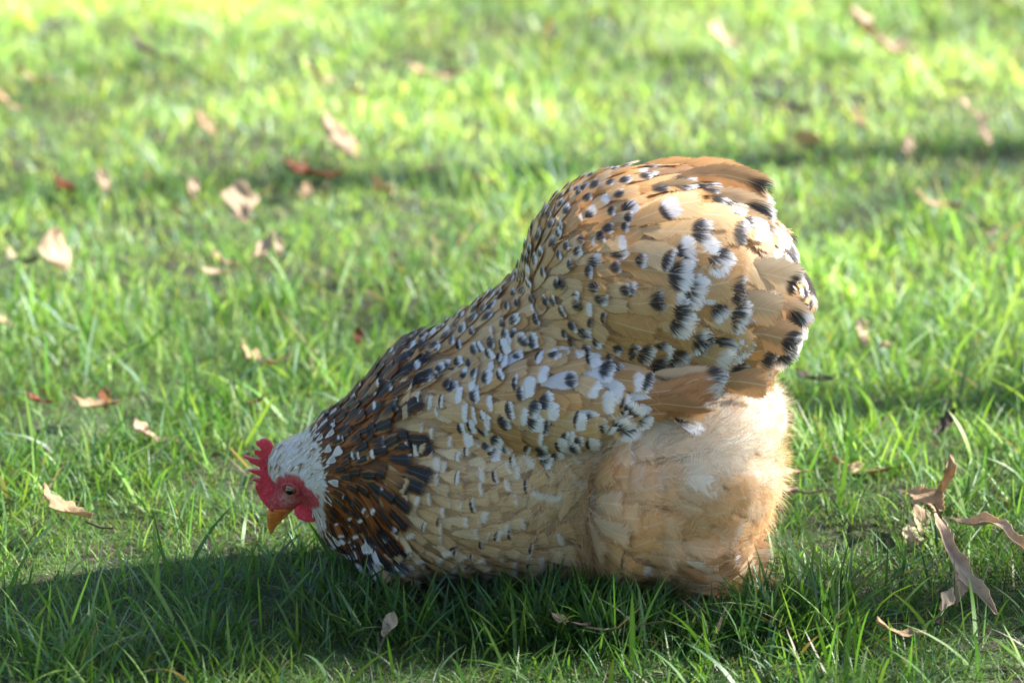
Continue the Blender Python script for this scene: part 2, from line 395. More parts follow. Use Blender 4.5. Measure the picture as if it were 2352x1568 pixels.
def prim_d(p, q):
    if q[0] == 'e':
        _, c, r, a = q
        d = p - c; ca, sa = math.cos(a), math.sin(a)
        x = d[:, 0]*ca + d[:, 2]*sa; z = -d[:, 0]*sa + d[:, 2]*ca
        e = np.stack([x/r[0], d[:, 1]/r[1], z/r[2]], -1)
        k0 = np.sqrt((e**2).sum(1))+1e-9; k1 = np.sqrt(((e/r)**2).sum(1))+1e-9
        return k0*(k0-1)/k1
    _, a, b, ra, rb, sy = q
    pp = p.copy(); pp[:, 1] = pp[:, 1]/sy
    ab = b-a; t = np.clip(((pp-a)@ab)/(ab@ab), 0, 1)
    return np.sqrt(((pp-a-t[:, None]*ab)**2).sum(1)) - (ra+(rb-ra)*t)
def smin(a, b, k):
    h = np.clip(0.5+0.5*(b-a)/k, 0, 1); return b*(1-h)+a*h-k*h*(1-h)
def sdf(p):
    d = prim_d(p, PRIMS[0])
    for q in PRIMS[1:]: d = smin(d, prim_d(p, q), 0.011)
    h = prim_d(p, HEAD[0])
    for q in HEAD[1:]: h = smin(h, prim_d(p, q), 0.006)
    t = prim_d(p, THIGH[0])
    for q in THIGH[1:]: t = smin(t, prim_d(p, q), 0.008)
    d = smin(d, t, 0.004)
    for q in WINGS: d = smin(d, prim_d(p, q), 0.016)
    return smin(d, h, 0.010)
def grad(p, e=0.0012):
    g = np.stack([sdf(p+np.eye(3)[k]*e)-sdf(p-np.eye(3)[k]*e) for k in range(3)], -1)
    return g/(np.linalg.norm(g, axis=1, keepdims=True)+1e-9)
def snap(p, it=3):
    p = p.copy()
    for _ in range(it):
        n = grad(p); p -= n*sdf(p)[:, None]*0.95
    return p, grad(p)

def surface_net(lo, hi, s):
    n = np.ceil((np.array(hi)-lo)/s).astype(int)+1
    ax = [lo[k]+np.arange(n[k])*s for k in range(3)]
    X, Y, Z = np.meshgrid(*ax, indexing='ij')
    D = sdf(np.stack([X, Y, Z], -1).reshape(-1, 3)).reshape(n)
    I = D < 0
    c = sum(I[i:n[0]-1+i, j:n[1]-1+j, k:n[2]-1+k].astype(int) for i in (0, 1) for j in (0, 1) for k in (0, 1))
    act = (c > 0) & (c < 8); ids = -np.ones(act.shape, int); ids[act] = np.arange(act.sum())
    ii = np.argwhere(act); V = np.array(lo)+(ii+0.5)*s
    Q = []
    def quads(axis):
        a = [slice(0, None)]*3; b = [slice(0, None)]*3
        a[axis] = slice(0, -1); b[axis] = slice(1, None)
        A, B = I[tuple(a)], I[tuple(b)]
        e = np.argwhere(A != B); o1, o2 = [(1, 2), (2, 0), (0, 1)][axis]
        e = e[(e[:, o1] > 0) & (e[:, o2] > 0) & (e[:, o1] < n[o1]-1) & (e[:, o2] < n[o2]-1)]
        fl = A[tuple(e.T)]
        def cell(d1, d2):
            c = e.copy(); c[:, o1] -= d1; c[:, o2] -= d2; return ids[tuple(c.T)]
        q = np.stack([cell(1, 1), cell(0, 1), cell(0, 0), cell(1, 0)], -1)
        q[~fl] = q[~fl][:, ::-1]; Q.append(q)
    for k in range(3): quads(k)
    V, _ = snap(V, 3)
    return V, np.concatenate(Q)
BV, BQ = surface_net((-0.20, -0.115, 0.0), (0.225, 0.115, 0.345), 0.0030)

def to_px(p):
    return p[:, 0]/M_PX+1176, 784-(p[:, 2]-0.185)*math.cos(PITCH)/M_PX
def inpoly(x, y, poly):
    r = np.zeros(len(x), bool); n = len(poly)
    for i in range(n):
        x1, y1 = poly[i]; x2, y2 = poly[(i+1) % n]
        c = ((y1 > y) != (y2 > y)) & (x < (x2-x1)*(y-y1)/((y2-y1) if y2 != y1 else 1e-9)+x1)
        r ^= c
    return r
hz = lambda x, y: (516.8+x*0.2563, 947.4+y*0.2563)      # close-up of the head
FACE = [hz(*q) for q in [(385, 560), (430, 590), (470, 525), (560, 480), (640, 468), (700, 510), (730, 570), (790, 610), (840, 640),
                          (850, 760), (760, 830), (600, 880), (440, 960), (330, 960), (300, 800), (350, 700)]]
HEADP = [(560, 960), (660, 960), (735, 1000), (752, 1080), (742, 1150), (752, 1200), (700, 1230), (560, 1260)]
HACK = [(600, 1000), (640, 950), (720, 860), (860, 740), (890, 800), (895, 900), (900, 1010), (875, 1090), (870, 1190), (850, 1290), (760, 1330), (700, 1200)]
WING = [(1000, 815), (1055, 775), (1150, 752), (1290, 757), (1400, 795), (1465, 870), (1455, 925), (1350, 945), (1200, 968), (1070, 965), (1010, 940)]
FOOT = [(1470, 1230), (1560, 1170), (1800, 1160), (1800, 1420), (1470, 1420)]
def region(p):
    x, y = to_px(p); side = np.abs(p[:, 1]) > 0.028
    r = np.full(len(p), 'breast', dtype='U8')
    r[(x > 1305) & (y > 858)] = 'thigh'
    top = y < 860
    r[top | ((y < 960) & (x < 1300) & ~side)] = 'saddle'
    r[(y < 862) & (x > 1385 - 0.25*(y-600))] = 'tail'
    r[inpoly(x, y, WING) & (np.abs(p[:, 1]) > 0.03)] = 'wing'
    r[inpoly(x, y, FOOT)] = 'foot'
    r[inpoly(x, y, HACK)] = 'hackle'
    r[inpoly(x, y, HEADP)] = 'head'
    r[inpoly(x, y, FACE) & (x < 740)] = 'face'
    return r
GUIDES = np.array([(600, 1010, 60), (640, 1030, 50), (700, 960, 45), (700, 1040, 30), (800, 880, 38), (800, 1000, 22), (900, 960, -5), (880, 1040, -22), (745, 1170, -62),
    (800, 1130, -50), (850, 1210, -60), (900, 1150, -38), (880, 900, 14), (940, 880, 0), (900, 810, 32), (840, 1280, -50),
    (1000, 760, 35), (1100, 700, 38), (1180, 620, 50), (1250, 500, 45), (1400, 420, 25), (1500, 380, 5), (1650, 370, -12), (1750, 430, -42),
    (1840, 560, -68), (1850, 690, -78), (1780, 640, -12), (1700, 540, -25), (1500, 500, -18), (1350, 510, 15), (1300, 600, 5), (1400, 620, -12),
    (1500, 620, -26), (1600, 650, -28), (1690, 660, 2), (1760, 760, -10), (1600, 780, -18), (1450, 750, -22), (1330, 700, -14), (1230, 720, 5),
    (1500, 830, -20), (1700, 830, -8), (1000, 880, -8), (1200, 830, -6), (1360, 850, -28), (1200, 930, -20), (1050, 820, 5),
    (1000, 1030, 0), (1000, 1150, -20), (950, 1250, -20), (1150, 1040, 15), (1230, 1010, 62), (1245, 1130, 70), (1150, 1190, -10), (1100, 1290, 0), (1250, 1260, -10),
    (1350, 1000, 10), (1360, 940, 60), (1420, 1150, -12), (1340, 1200, -60), (1480, 925, 48), (1600, 890, 58), (1700, 870, 60), (1760, 950, 15), (1790, 1050, -5),
    (1650, 1030, -20), (1500, 1030, 5), (1600, 1150, -32), (1720, 1150, -50), (1600, 1240, 12), (1680, 1220, 22), (1710, 1290, -8), (1520, 1290, -12)], float)
def flow(p):
    x, y = to_px(p)
    d2 = (x[:, None]-GUIDES[None, :, 0])**2+(y[:, None]-GUIDES[None, :, 1])**2
    w = 1/(d2+400)**1.6; a = np.radians(GUIDES[:, 2])
    dx = (w*np.cos(a)).sum(1); dz = (w*np.sin(a)).sum(1)
    d = np.stack([dx, np.zeros_like(dx), dz], -1); return d/np.linalg.norm(d, axis=1, keepdims=True)

hen = bpy.data.objects.new("hen", None); COL.objects.link(hen); hen.location = (0.07, 0, 0)
tag(hen, "buff, black and white speckled hen with a red comb pecking at the lawn", "hen")
HO = np.array(hen.location)
MF = mat_feather(); MFS = mat_feather("soft_feather", 0.36, 0.34, 0.32); MFB = mat_feather("breast_feather", 0.32, 0.3, 0.25, (0.74, 0.69, 0.62)); MST = mat_strand(); MSK = mat_skin(); MCO = mat_comb(); MBK = mat_beak()
bme = np_mesh("body", BV-HO, BQ)
reg = region(BV); fa = np.zeros((len(BV), 3)); fa[reg == 'face', 0] = 1; fa[reg == 'head', 1] = 1; fa[reg == 'hackle', 2] = 1
vec_attr(bme, "face", fa); link("body", bme, MSK, hen)

# area-weighted candidates
A, B, C, D = (BV[BQ[:, k]] for k in range(4))
area = np.linalg.norm(np.cross(C-A, D-B), axis=1)/2
def candidates(n):
    i = rng.choice(len(BQ), n, p=area/area.sum()); s, t = rng.uniform(0, 1, (2, n, 1))
    p = (A[i]*(1-s)+B[i]*s)*(1-t)+(D[i]*(1-s)+C[i]*s)*t
    return snap(p, 1)
def thin(p, sp):
    """greedy spacing; sp = per-point distance"""
    cell = {}; keep = []; g = 0.012
    for i in range(len(p)):
        q = p[i]; k = tuple((q//g).astype(int)); s2 = sp[i]**2; ok = True
        R_ = int(math.ceil(sp[i]/g))
        for a in range(k[0]-R_, k[0]+R_+1):
            for b in range(k[1]-R_, k[1]+R_+1):
                for c in range(k[2]-R_, k[2]+R_+1):
                    for j in cell.get((a, b, c), ()):
                        e = p[j]-q
                        if e[0]*e[0]+e[1]*e[1]+e[2]*e[2] < s2: ok = False; break
                    if not ok: break
                if not ok: break
            if not ok: break
        if ok: keep.append(i); cell.setdefault(k, []).append(i)
    return np.array(keep, int)
VR = np.array([0, .25, .50, .68, .80, .89, .955, 1.0]); WR = np.array([.12, .55, .88, 1.0, .95, .79, .54, .06])
WRW = np.array([.12, .62, .93, 1.0, .89, .70, .46, .05])     # broader, rounder outline
CU = np.array([-1, -.5, 0, .5, 1.])
def feathers(p, n, d, L, Wd, lift, hug, cup, col, pat, yj=0.0, droop=0.0, base_h=0.0, narrow=None):
    """grid feathers laid on the implicit body; returns verts, quads, colour, pattern, uv"""
    N = len(p)
    if yj:
        ang = rng.normal(0, yj, N); s_ = np.cross(n, d)
        d = d*np.cos(ang)[:, None]+s_*np.sin(ang)[:, None]
    dt = d - n*(d*n).sum(1, keepdims=True)*0.85
    dt /= np.linalg.norm(dt, axis=1, keepdims=True)+1e-9
    s = np.cross(n, dt); s /= np.linalg.norm(s, axis=1, keepdims=True)+1e-9
    nr, nc = len(VR), len(CU)
    Vv = VR[None, :, None]; Uu = CU[None, None, :]
    wr = WR if narrow is None else narrow
    X = (Vv*np.ones_like(Uu))*L[:, None, None]
    S = Uu*wr[None, :, None]*Wd[:, None, None]*0.5
    pos = p[:, None, None, :] + dt[:, None, None, :]*X[..., None] + s[:, None, None, :]*S[..., None]
    flat = pos.reshape(-1, 3)
    sn, nn = snap(flat, 2)
    far = np.abs(sdf(flat))
    hg = np.repeat(hug, nr*nc)[:, None]
    flat = flat*(1-hg)+sn*hg
    nmix = nn*hg + np.repeat(n, nr*nc, 0)*(1-hg)
    nmix /= np.linalg.norm(nmix, axis=1, keepdims=True)+1e-9
    H = base_h + lift[:, None, None]*Vv**1.15 - cup*Wd[:, None, None]*(Uu**2)*Vv + droop*0
    H = H + rng.uniform(0, 0.0012, N)[:, None, None]
    out = flat + nmix*H.reshape(-1, 1)
    k = nr*nc; b = (np.arange(N)*k)[:, None]
    q = np.array([[r*nc+c, r*nc+c+1, (r+1)*nc+c+1, (r+1)*nc+c] for r in range(nr-1) for c in range(nc-1)])
    Q = (b[:, :, None]+q[None]).reshape(-1, 4)
    rnd = rng.uniform(0, 1, N)
    uv = np.stack([np.broadcast_to(Uu, (N, nr, nc)), np.broadcast_to(Vv, (N, nr, nc)), np.broadcast_to(rnd[:, None, None], (N, nr, nc))], -1)
    return out, Q, np.repeat(col, k, 0), np.repeat(pat, k, 0), uv.reshape(-1, 3)
def feather_obj(name, data, mat, label=None):
    V, Q, C_, Pt, U_ = data
    me = np_mesh(name, V-HO, Q); vec_attr(me, "fcol", C_); vec_attr(me, "fpat", Pt); vec_attr(me, "fuv", U_)
    o = link(name, me, mat, hen)
    if label: o["label"] = label
    return o

cp, cn = candidates(60000)
creg = region(cp); cx_, cy_ = to_px(cp)
nkf = np.clip((cx_-740)/160, 0, 1)                 # 0 at the head, 1 at the end of the hackle
tf = np.clip((cx_-1250)/350, 0, 1)
SPC = {'head': 0.0027, 'face': 1.0, 'breast': 0.0078, 'thigh': 0.0100, 'wing': 0.0098, 'foot': 0.009}
sp = np.array([SPC.get(r, 0.01) for r in creg])
w_ = creg == 'wing'; sp[w_] = .0062+.0036*np.clip((cx_[w_]-950)/480, 0, 1)
h_ = creg == 'hackle'; sp[h_] = 0.0036+0.0042*nkf[h_]
s_ = (creg == 'saddle') | (creg == 'tail'); sp[s_] = 0.0074+0.0052*tf[s_]
fi = creg == 'face'; cp, cn, creg, sp, nkf, tf, cx_, cy_ = (a[~fi] for a in (cp, cn, creg, sp, nkf, tf, cx_, cy_))
kp = thin(cp, sp); cp, cn, creg, nkf, tf, cx_, cy_ = (a[kp] for a in (cp, cn, creg, nkf, tf, cx_, cy_))
cd = flow(cp)
BUFF = np.array([[0.58, 0.36, 0.165], [0.64, 0.43, 0.22], [0.52, 0.30, 0.12], [0.66, 0.47, 0.26]])
CREAM = np.array([[0.72, 0.57, 0.38], [0.77, 0.65, 0.47], [0.66, 0.49, 0.31], [0.80, 0.73, 0.60]])
def pick(pal, n): return pal[rng.integers(0, len(pal), n)]*rng.uniform(0.88, 1.1, (n, 1))
def U(a, b, n): return rng.uniform(a, b, n)
def sel(name): return creg == name
def pats(n, pw, w0, w1, pb, b0, b1, stripe=0.0):
    w = np.where(U(0, 1, n) < pw, U(w0, w1, n), 0.0)
    b = np.where((U(0, 1, n) < pb) & ((w > 0) | (U(0, 1, n) < .12)), U(b0, b1, n), 0.0)
    return np.stack([w, b, np.full(n, stripe) if np.isscalar(stripe) else stripe], -1)

# head
m = sel('head'); n = m.sum(); wh = pick(np.array([[.80, .79, .77], [.74, .72, .68], [.78, .74, .64]]), n)
hf = U(0, 1, n); wh[hf < 0.20] = (0.30, 0.15, 0.06); wh[hf > .80] = (.66, .56, .42)
feather_obj("crown_feathers", feathers(cp[m], cn[m], cd[m], U(.007, .011, n), U(.0022, .0034, n), U(.001, .0016, n), np.full(n, .8), .1, wh, pats(n, 0, 0, 0, 0, 0, 0), .25), MFS, "white feathers flecked with brown on crown and cheek")
# hackle
m = sel('hackle'); n = m.sum(); k = nkf[m]; edge = np.clip((cx_[m]-(825-0.1*(cy_[m]-900)))/60, 0, 1)
low = np.clip((cy_[m]-1130)/80, 0, 1)
oc = pick(np.array([[.26, .08, .012], [.31, .10, .016], [.16, .05, .010], [.30, .14, .04]]), n)
wmask = U(0, 1, n) < np.clip(0.75-2.6*k, 0, 1)*0.5+0.06*low+.015; oc[wmask] = (.72, .70, .66)
pt = pats(n, .50, .11, .26, .0, 0, 0, np.where(U(0, 1, n) < 0.75+0.25*edge, U(.8, 1, n), 0.0)*np.where(wmask, .35, 1))
bl = (U(0, 1, n) < 0.35+0.6*edge)&~wmask; pt[bl, 1] = U(.3, .6, bl.sum())
wb = low*U(0, 1, n) > 0.45; pt[wb, 0] = U(.2, .5, wb.sum())
LL = .014+.024*k
feather_obj("neck_hackle", feathers(cp[m], cn[m], cd[m], (LL+.008*edge)*np.where(wmask, .55, 1)*U(.85, 1.2, n), (.0062+.0120*k)*U(.8, 1.15, n), .0018+.0045*k, np.full(n, .8), .10, oc, pt, .14), MF, "rust and black hackle feathers with white flecks")
# saddle
m = sel('saddle'); n = m.sum(); k = tf[m]
feather_obj("saddle_feathers", feathers(cp[m], cn[m], cd[m], (.026+.020*k)*U(.85, 1.15, n), (.0135+.009*k)*U(.85, 1.15, n), U(.004, .007, n), np.full(n, .82), .06, pick(BUFF, n), pats(n, .80, .18, .38, .92, .07, .18), .17, narrow=WRW), MF)
# tail
m = sel('tail'); n = m.sum(); k = tf[m]
rim = np.clip((cx_[m]-1720)/80, 0, 1)
bc = pick(BUFF, n); dk = U(0, 1, n) < 0.07; bc[dk] = (.28, .17, .09)
feather_obj("tail", feathers(cp[m], cn[m], cd[m], (.044+.022*k-.018*rim)*U(.8, 1.15, n), (.023+.014*k)*U(.8, 1.2, n), U(.006, .011, n), .82-.25*rim, .05, bc, pats(n, .70, .20, .38, .85, .05, .14), .22), MF)
def arc_feathers(rows, y0):
    """loose curled feathers: root column/row, heading, length, width, curl downwards, colour, pattern"""
    out = [[], [], [], [], []]; base = 0
    for px, py, a, L, Wd, curl, colr, pt, yy in rows:
        for sg in (-1, 1):
            y_ = sg*yy*U(.85, 1.1, 1)[0]; p = P(px+U(-8, 8, 1)[0], py+U(-8, 8, 1)[0], y_); a_ = math.radians(a+U(-5, 5, 1)[0])
            n = np.array([0, sg*1.0, .25]); n /= np.linalg.norm(n)
            v = VR[:, None]; u = CU[None, :]
            th = a_-curl*v; dth = 24; 
            tt = np.linspace(0, 1, dth+1); tha = a_-curl*tt
            cx = np.concatenate([[0], np.cumsum(np.cos((tha[1:]+tha[:-1])/2))])/dth*L; cz = np.concatenate([[0], np.cumsum(np.sin((tha[1:]+tha[:-1])/2))])/dth*L
            X = np.interp(VR, tt, cx)[:, None]; Z = np.interp(VR, tt, cz)[:, None]; TH = np.interp(VR, tt, tha)[:, None]
            w = WR[:, None]*Wd*.5*u
            V = np.stack([p[0]+X-np.sin(TH)*w, p[1]+0*w+sg*(-.10*Wd*u**2+.10*L*v*(1-v)-.004*v)-sg*.35*np.abs(w)*.3, p[2]+Z+np.cos(TH)*w], -1)
            nr, nc = len(VR), len(CU); q = np.array([[r*nc+c, r*nc+c+1, (r+1)*nc+c+1, (r+1)*nc+c] for r in range(nr-1) for c in range(nc-1)])
            rnd = U(0, 1, 1)[0]
            out[0].append(V.reshape(-1, 3)); out[1].append(q+base); base += nr*nc
            out[2].append(np.tile(colr, (nr*nc, 1))); out[3].append(np.tile(pt, (nr*nc, 1)))
            out[4].append(np.stack([u+0*v, v+0*u, 0*u*v+rnd], -1).reshape(-1, 3))
    return tuple(np.concatenate(o) for o in out)
b1, b2, b3, cr_, wh_, gy_ = (.56, .37, .20), (.62, .44, .27), (.46, .28, .14), (.70, .56, .38), (.66, .66, .70), (.14, .14, .17)
TF = [(1490, 420, 27, .086, .022, 1.05, b1, (.10, .10, 0), .012), (1520, 418, 20, .086, .024, 1.15, b3, (.14, .16, 0), .020), (1550, 432, 12, .078, .026, 1.15, b2, (.24, .14, 0), .030), (1450, 420, 20, .062, .024, .9, b1, (.3, .14, 0), .030),
      (1590, 455, 6, .070, .028, 1.1, b2, (.26, .14, 0), .040), (1630, 455, -4, .062, .026, 1.1, b3, (.2, .15, 0), .024), (1665, 490, -22, .064, .026, .9, b1, (.24, .16, 0), .034),
      (1705, 500, -36, .066, .024, .8, gy_, (.34, .06, 0), .026), (1745, 550, -50, .064, .022, .7, gy_, (.36, .06, 0), .020), (1785, 575, -56, .058, .018, .5, gy_, (.3, 0, 0), .010),
      (1710, 590, -28, .060, .026, .8, b1, (.28, .14, 0), .040), (1715, 630, -12, .056, .026, 1.0, b2, (.28, .16, 0), .050), (1720, 660, -14, .050, .022, 1.1, gy_, (.4, .1, 0), .044),
      (1640, 580, 2, .066, .034, .5, cr_, (.16, .09, 0), .064), (1600, 660, 18, .062, .034, .7, b2, (0, 0, 0), .066), (1640, 720, 12, .062, .034, .8, b3, (.18, .10, 0), .060),
      (1600, 770, 10, .064, .034, .5, b1, (.2, .12, 0), .058), (1680, 740, -6, .052, .028, .9, b3, (.28, .14, 0), .046), (1590, 820, 2, .058, .030, .3, b3, (0, 0, 0), .052),
      (1500, 800, -6, .058, .030, .1, b2, (.3, .12, 0), .068), (1420, 790, -10, .052, .026, .0, b2, (.3, .12, 0), .078), (1640, 815, -4, .046, .026, .4, b3, (.3, .12, 0), .034)]
d0 = arc_feathers([r[:6]+(np.array(r[6]), np.array(r[7]), r[8]) for r in TF], 0)
feather_obj("tail_plume", d0, MF, "loose curled tail feathers with grey and black tips")
# wings: one part a side, tiles of coverts over long secondaries
for sgn in (-1, 1):
    m = sel('wing') & (cp[:, 1]*sgn > 0); n = m.sum(); k = np.clip((cx_[m]-950)/480, 0, 1)
    wc = pick(BUFF, n); wc *= U(.8, 1.12, n)[:, None]; ww = U(0, 1, n) < 0.02+0.25*k; wc[ww] = (.64, .64, .68)
    d1 = feathers(cp[m], cn[m], cd[m], (.022+.015*k)*U(.9, 1.15, n), (.0130+.009*k)*U(.9, 1.2, n), U(.004, .006, n)+.002*k, np.full(n, .82), .06, wc,
                  pats(n, .95, .22, .42, .75, .04, .13), .18, base_h=.0015, narrow=WRW)
    # secondaries
    qx = np.array([1330, 1350, 1370, 1390, 1380, 1360]); qy = np.array([832, 840, 848, 856, 864, 874]); m2 = len(qx)
    qp = np.array([P(a, b, sgn*0.12) for a, b in zip(qx, qy)]); qp, qn = snap(qp, 6)
    ang = np.radians([7, 6, 5, 4, 2, 0]); qd = np.stack([np.cos(ang), 0*ang, np.sin(ang)], -1)
    qc = np.array([[.36, .18, .075]]*6)*U(.85, 1.15, (6))[:, None]
    d2 = feathers(qp, qn, qd, np.array([.112, .108, .102, .092, .078, .064]), np.array([.017]*6), np.full(6, .006), np.full(6, .35), .12, qc,
                  np.array([[.12, 0, 0], [.14, .1, 0], [.12, 0, 0], [.1, 0, 0], [0, 0, 0], [0, 0, 0]], float), 0.0, base_h=.002)
    d = tuple(np.concatenate([a, b + (len(d1[0]) if i == 1 else 0)]) for i, (a, b) in enumerate(zip(d1, d2)))
    feather_obj("wing", d, MF, "folded wing with white and black tipped coverts")
# breast
m = sel('breast'); n = m.sum(); k = np.clip((cx_[m]-1120)/150, 0, 1)
feather_obj("breast_feathers", feathers(cp[m], cn[m], cd[m], U(.018, .025, n)+.008*k, U(.014, .019, n)+.008*k, U(.003, .006, n), np.full(n, .82), .06,
            pick(np.array([[.64, .45, .25], [.57, .38, .19], [.70, .54, .34], [.60, .42, .23]]), n), pats(n, .80, .22, .42, .24, .02, .06)*np.stack([1-.75*k*(U(0, 1, n) < .6), 1-.6*k, k*0], -1), .24, narrow=WRW), MFB)
# thigh and rear fluff
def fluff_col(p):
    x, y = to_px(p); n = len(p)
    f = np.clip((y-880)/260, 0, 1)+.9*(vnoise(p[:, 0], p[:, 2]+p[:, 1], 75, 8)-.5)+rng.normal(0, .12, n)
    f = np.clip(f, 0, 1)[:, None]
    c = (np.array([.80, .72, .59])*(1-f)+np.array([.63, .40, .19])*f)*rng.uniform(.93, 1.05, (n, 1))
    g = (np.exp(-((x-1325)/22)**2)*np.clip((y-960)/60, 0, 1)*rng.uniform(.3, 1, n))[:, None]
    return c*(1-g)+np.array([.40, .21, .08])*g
m = sel('thigh'); n = m.sum()
feather_obj("thigh_fluff", feathers(cp[m], cn[m], cd[m], U(.034, .055, n), U(.030, .048, n), U(.004, .009, n), np.full(n, .78), .05,
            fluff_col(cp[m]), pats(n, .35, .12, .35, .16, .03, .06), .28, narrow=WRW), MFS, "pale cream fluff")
m = sel('foot'); n = m.sum()
FB = np.array([[.50, .31, .16], [.58, .40, .23], [.42, .24, .11], [.66, .55, .40]])
feather_obj("hock_feathers", feathers(cp[m], cn[m], cd[m], U(.032, .050, n), U(.013, .020, n), U(.004, .008, n), np.full(n, .7), .15,
            pick(FB, n), pats(n, .25, .1, .3, .1, .05, .1), .2), MFS)

# hair-like down strands
def strands(p, n, d, L, w, lift, col, spread=.35):
    N = len(p)
    s = np.cross(n, d); s /= np.linalg.norm(s, axis=1, keepdims=True)+1e-9
    d = d - n*(d*n).sum(1, keepdims=True)*.9
    d = d + s*rng.normal(0, spread, (N, 1)) + n*np.abs(rng.normal(lift, lift*.6, (N, 1)))
    d /= np.linalg.norm(d, axis=1, keepdims=True)
    s = np.cross(n, d); s /= np.linalg.norm(s, axis=1, keepdims=True)+1e-9
    droop = -n*.35*lift + rng.normal(0, .10, (N, 3)); L = L[:, None]; w = w[:, None]
    p0 = p + n*.003; p1 = p0+d*L*.5; p2 = p0+d*L+droop*L
    V = np.stack([p0-s*w, p0+s*w, p1-s*w*.8, p1+s*w*.8, p2], 1).reshape(-1, 3)
    b = (np.arange(N)*5)[:, None]
    return V, b+np.array([[0, 1, 3, 2]]), b+np.array([[2, 3, 4]]), np.repeat(col, 5, 0)
def strand_obj(name, parts, label=None):
    V, Q, T_, C_, b = [], [], [], [], 0
    for v, q, t, c in parts: V.append(v); Q.append(q+b); T_.append(t+b); C_.append(c); b += len(v)
    me = np_mesh(name, np.concatenate(V)-HO, np.concatenate(Q), np.concatenate(T_)); vec_attr(me, "scol", np.concatenate(C_))
    o = link(name, me, MST, hen)
    if label: o["label"] = label
cp, cn = candidates(90000); creg = region(cp); cx_, cy_ = to_px(cp); cd = flow(cp)
m = sel('thigh') & (cy_ > 885); n = m.sum(); c1 = pick(CREAM, n)
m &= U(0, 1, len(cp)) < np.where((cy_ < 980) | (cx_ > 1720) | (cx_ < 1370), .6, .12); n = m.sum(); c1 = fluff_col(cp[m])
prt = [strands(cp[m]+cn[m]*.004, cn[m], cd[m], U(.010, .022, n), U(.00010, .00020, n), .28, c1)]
m = sel('breast') & (U(0, 1, len(cp)) < .16) & (cx_ > 1040); n = m.sum()
prt.append(strands(cp[m]+cn[m]*.004, cn[m], cd[m], U(.006, .013, n), U(.00008, .00016, n), .2, pick(CREAM, n)))
m = sel('foot') & (U(0, 1, len(cp)) < .25); n = m.sum()
prt.append(strands(cp[m]+cn[m]*.004, cn[m], cd[m], U(.010, .024, n), U(.0001, .0002, n), .25, pick(FB, n)))
m = (sel('tail') | sel('saddle')) & (U(0, 1, len(cp)) < .12) & (cy_ > 480); n = m.sum()
prt.append(strands(cp[m]+cn[m]*.007, cn[m], cd[m], U(.005, .010, n), U(.00008, .00015, n), .12, pick(BUFF, n)*1.1))
strand_obj("down", prt, "fine pale down hairs")
# bristles round the face
m = sel('face') & (U(0, 1, len(cp)) < .8); n = m.sum()
hp, hn = candidates(160000); hm = (region(hp) == 'face') & (U(0, 1, len(hp)) < .12); hp, hn = hp[hm], hn[hm]; n = len(hp)
strand_obj("bristles", [strands(hp-hn*.0028, hn, flow(hp), U(.0015, .0035, n), U(.00005, .0001, n), .3, pick(np.array([[.6, .5, .42], [.7, .65, .6]]), n))], "short pale bristles on the red face")

# ------------------------------------------------------------------ comb, wattles, beak, eyes
import bmesh
def plate(name, poly, y, thick, mat, parent, bulge=0.0, lean=0.0, sub=1):
    """outline in the side plane given real thickness, rounded rim"""
    cen = np.mean([P(*q) for q in poly], 0)
    bm = bmesh.new(); rings = []
    prof = [(-1.0, .80), (-.8, .93), (0, 1.0), (.8, .93), (1.0, .80)]
    for t, sc in prof:
        ring = []
        for q in poly:
            a = P(*q); v = cen+(a-cen)*(1-(1-sc)*0.35)
            yy = y + t*thick/2 + lean*(a[2]-cen[2])
            ring.append(bm.verts.new((v[0]-HO[0], yy, v[2])))
        rings.append(ring)
    n = len(poly)
    for a, b in zip(rings[:-1], rings[1:]):
        for i in range(n): bm.faces.new((a[i], a[(i+1) % n], b[(i+1) % n], b[i]))
    for ring, s in ((rings[0], -1), (rings[-1], 1)):
        es = [bm.edges.get((ring[i], ring[(i+1) % n])) for i in range(n)]
        bmesh.ops.triangle_fill(bm, edges=es, use_beauty=True)
    bmesh.ops.recalc_face_normals(bm, faces=bm.faces)
    me = bpy.data.meshes.new(name); bm.to_mesh(me); bm.free()
    o = link(name, me, mat, parent)
    rm = o.modifiers.new("remesh", 'REMESH'); rm.mode = 'VOXEL'; rm.voxel_size = 0.0005; rm.use_smooth_shade = True
    sm = o.modifiers.new("smooth", 'SMOOTH'); sm.iterations = 4; sm.factor = .5
    return o
COMB = [hz(*q) for q in [(255, 262), (285, 262), (305, 245), (350, 238), (392, 258), (415, 300), (422, 345), (430, 420), (425, 520), (430, 620), (440, 720), (445, 800), (430, 860),
        (385, 885), (345, 845), (295, 785), (258, 705), (246, 662), (285, 650), (262, 628), (205, 606), (240, 598), (290, 600), (300, 578), (235, 548), (168, 519), (240, 517), (300, 515), (292, 492), (215, 455), (136, 390), (165, 392), (235, 415), (300, 425), (308, 408),
        (258, 380), (240, 355), (248, 335), (285, 345), (312, 352), (300, 318), (265, 288)]]
plate("comb", COMB, 0.0, 0.0048, MCO, hen, lean=0.06)
WAT = [hz(*q) for q in [(598, 850), (640, 805), (720, 770), (790, 750), (835, 735), (842, 800), (838, 870), (822, 925), (785, 955), (740, 962), (690, 950), (640, 930), (610, 900)]]
plate("wattle", WAT, -0.0085, 0.0045, MCO, hen, lean=0.15)
plate("wattle", [(x+6, y-3) for x, y in WAT], 0.0085, 0.0045, MCO, hen, lean=-0.15)
LOBE = [hz(*q) for q in [(875, 465), (885, 500), (872, 550), (845, 610), (825, 660), (805, 640), (812, 580), (835, 520), (858, 475)]]
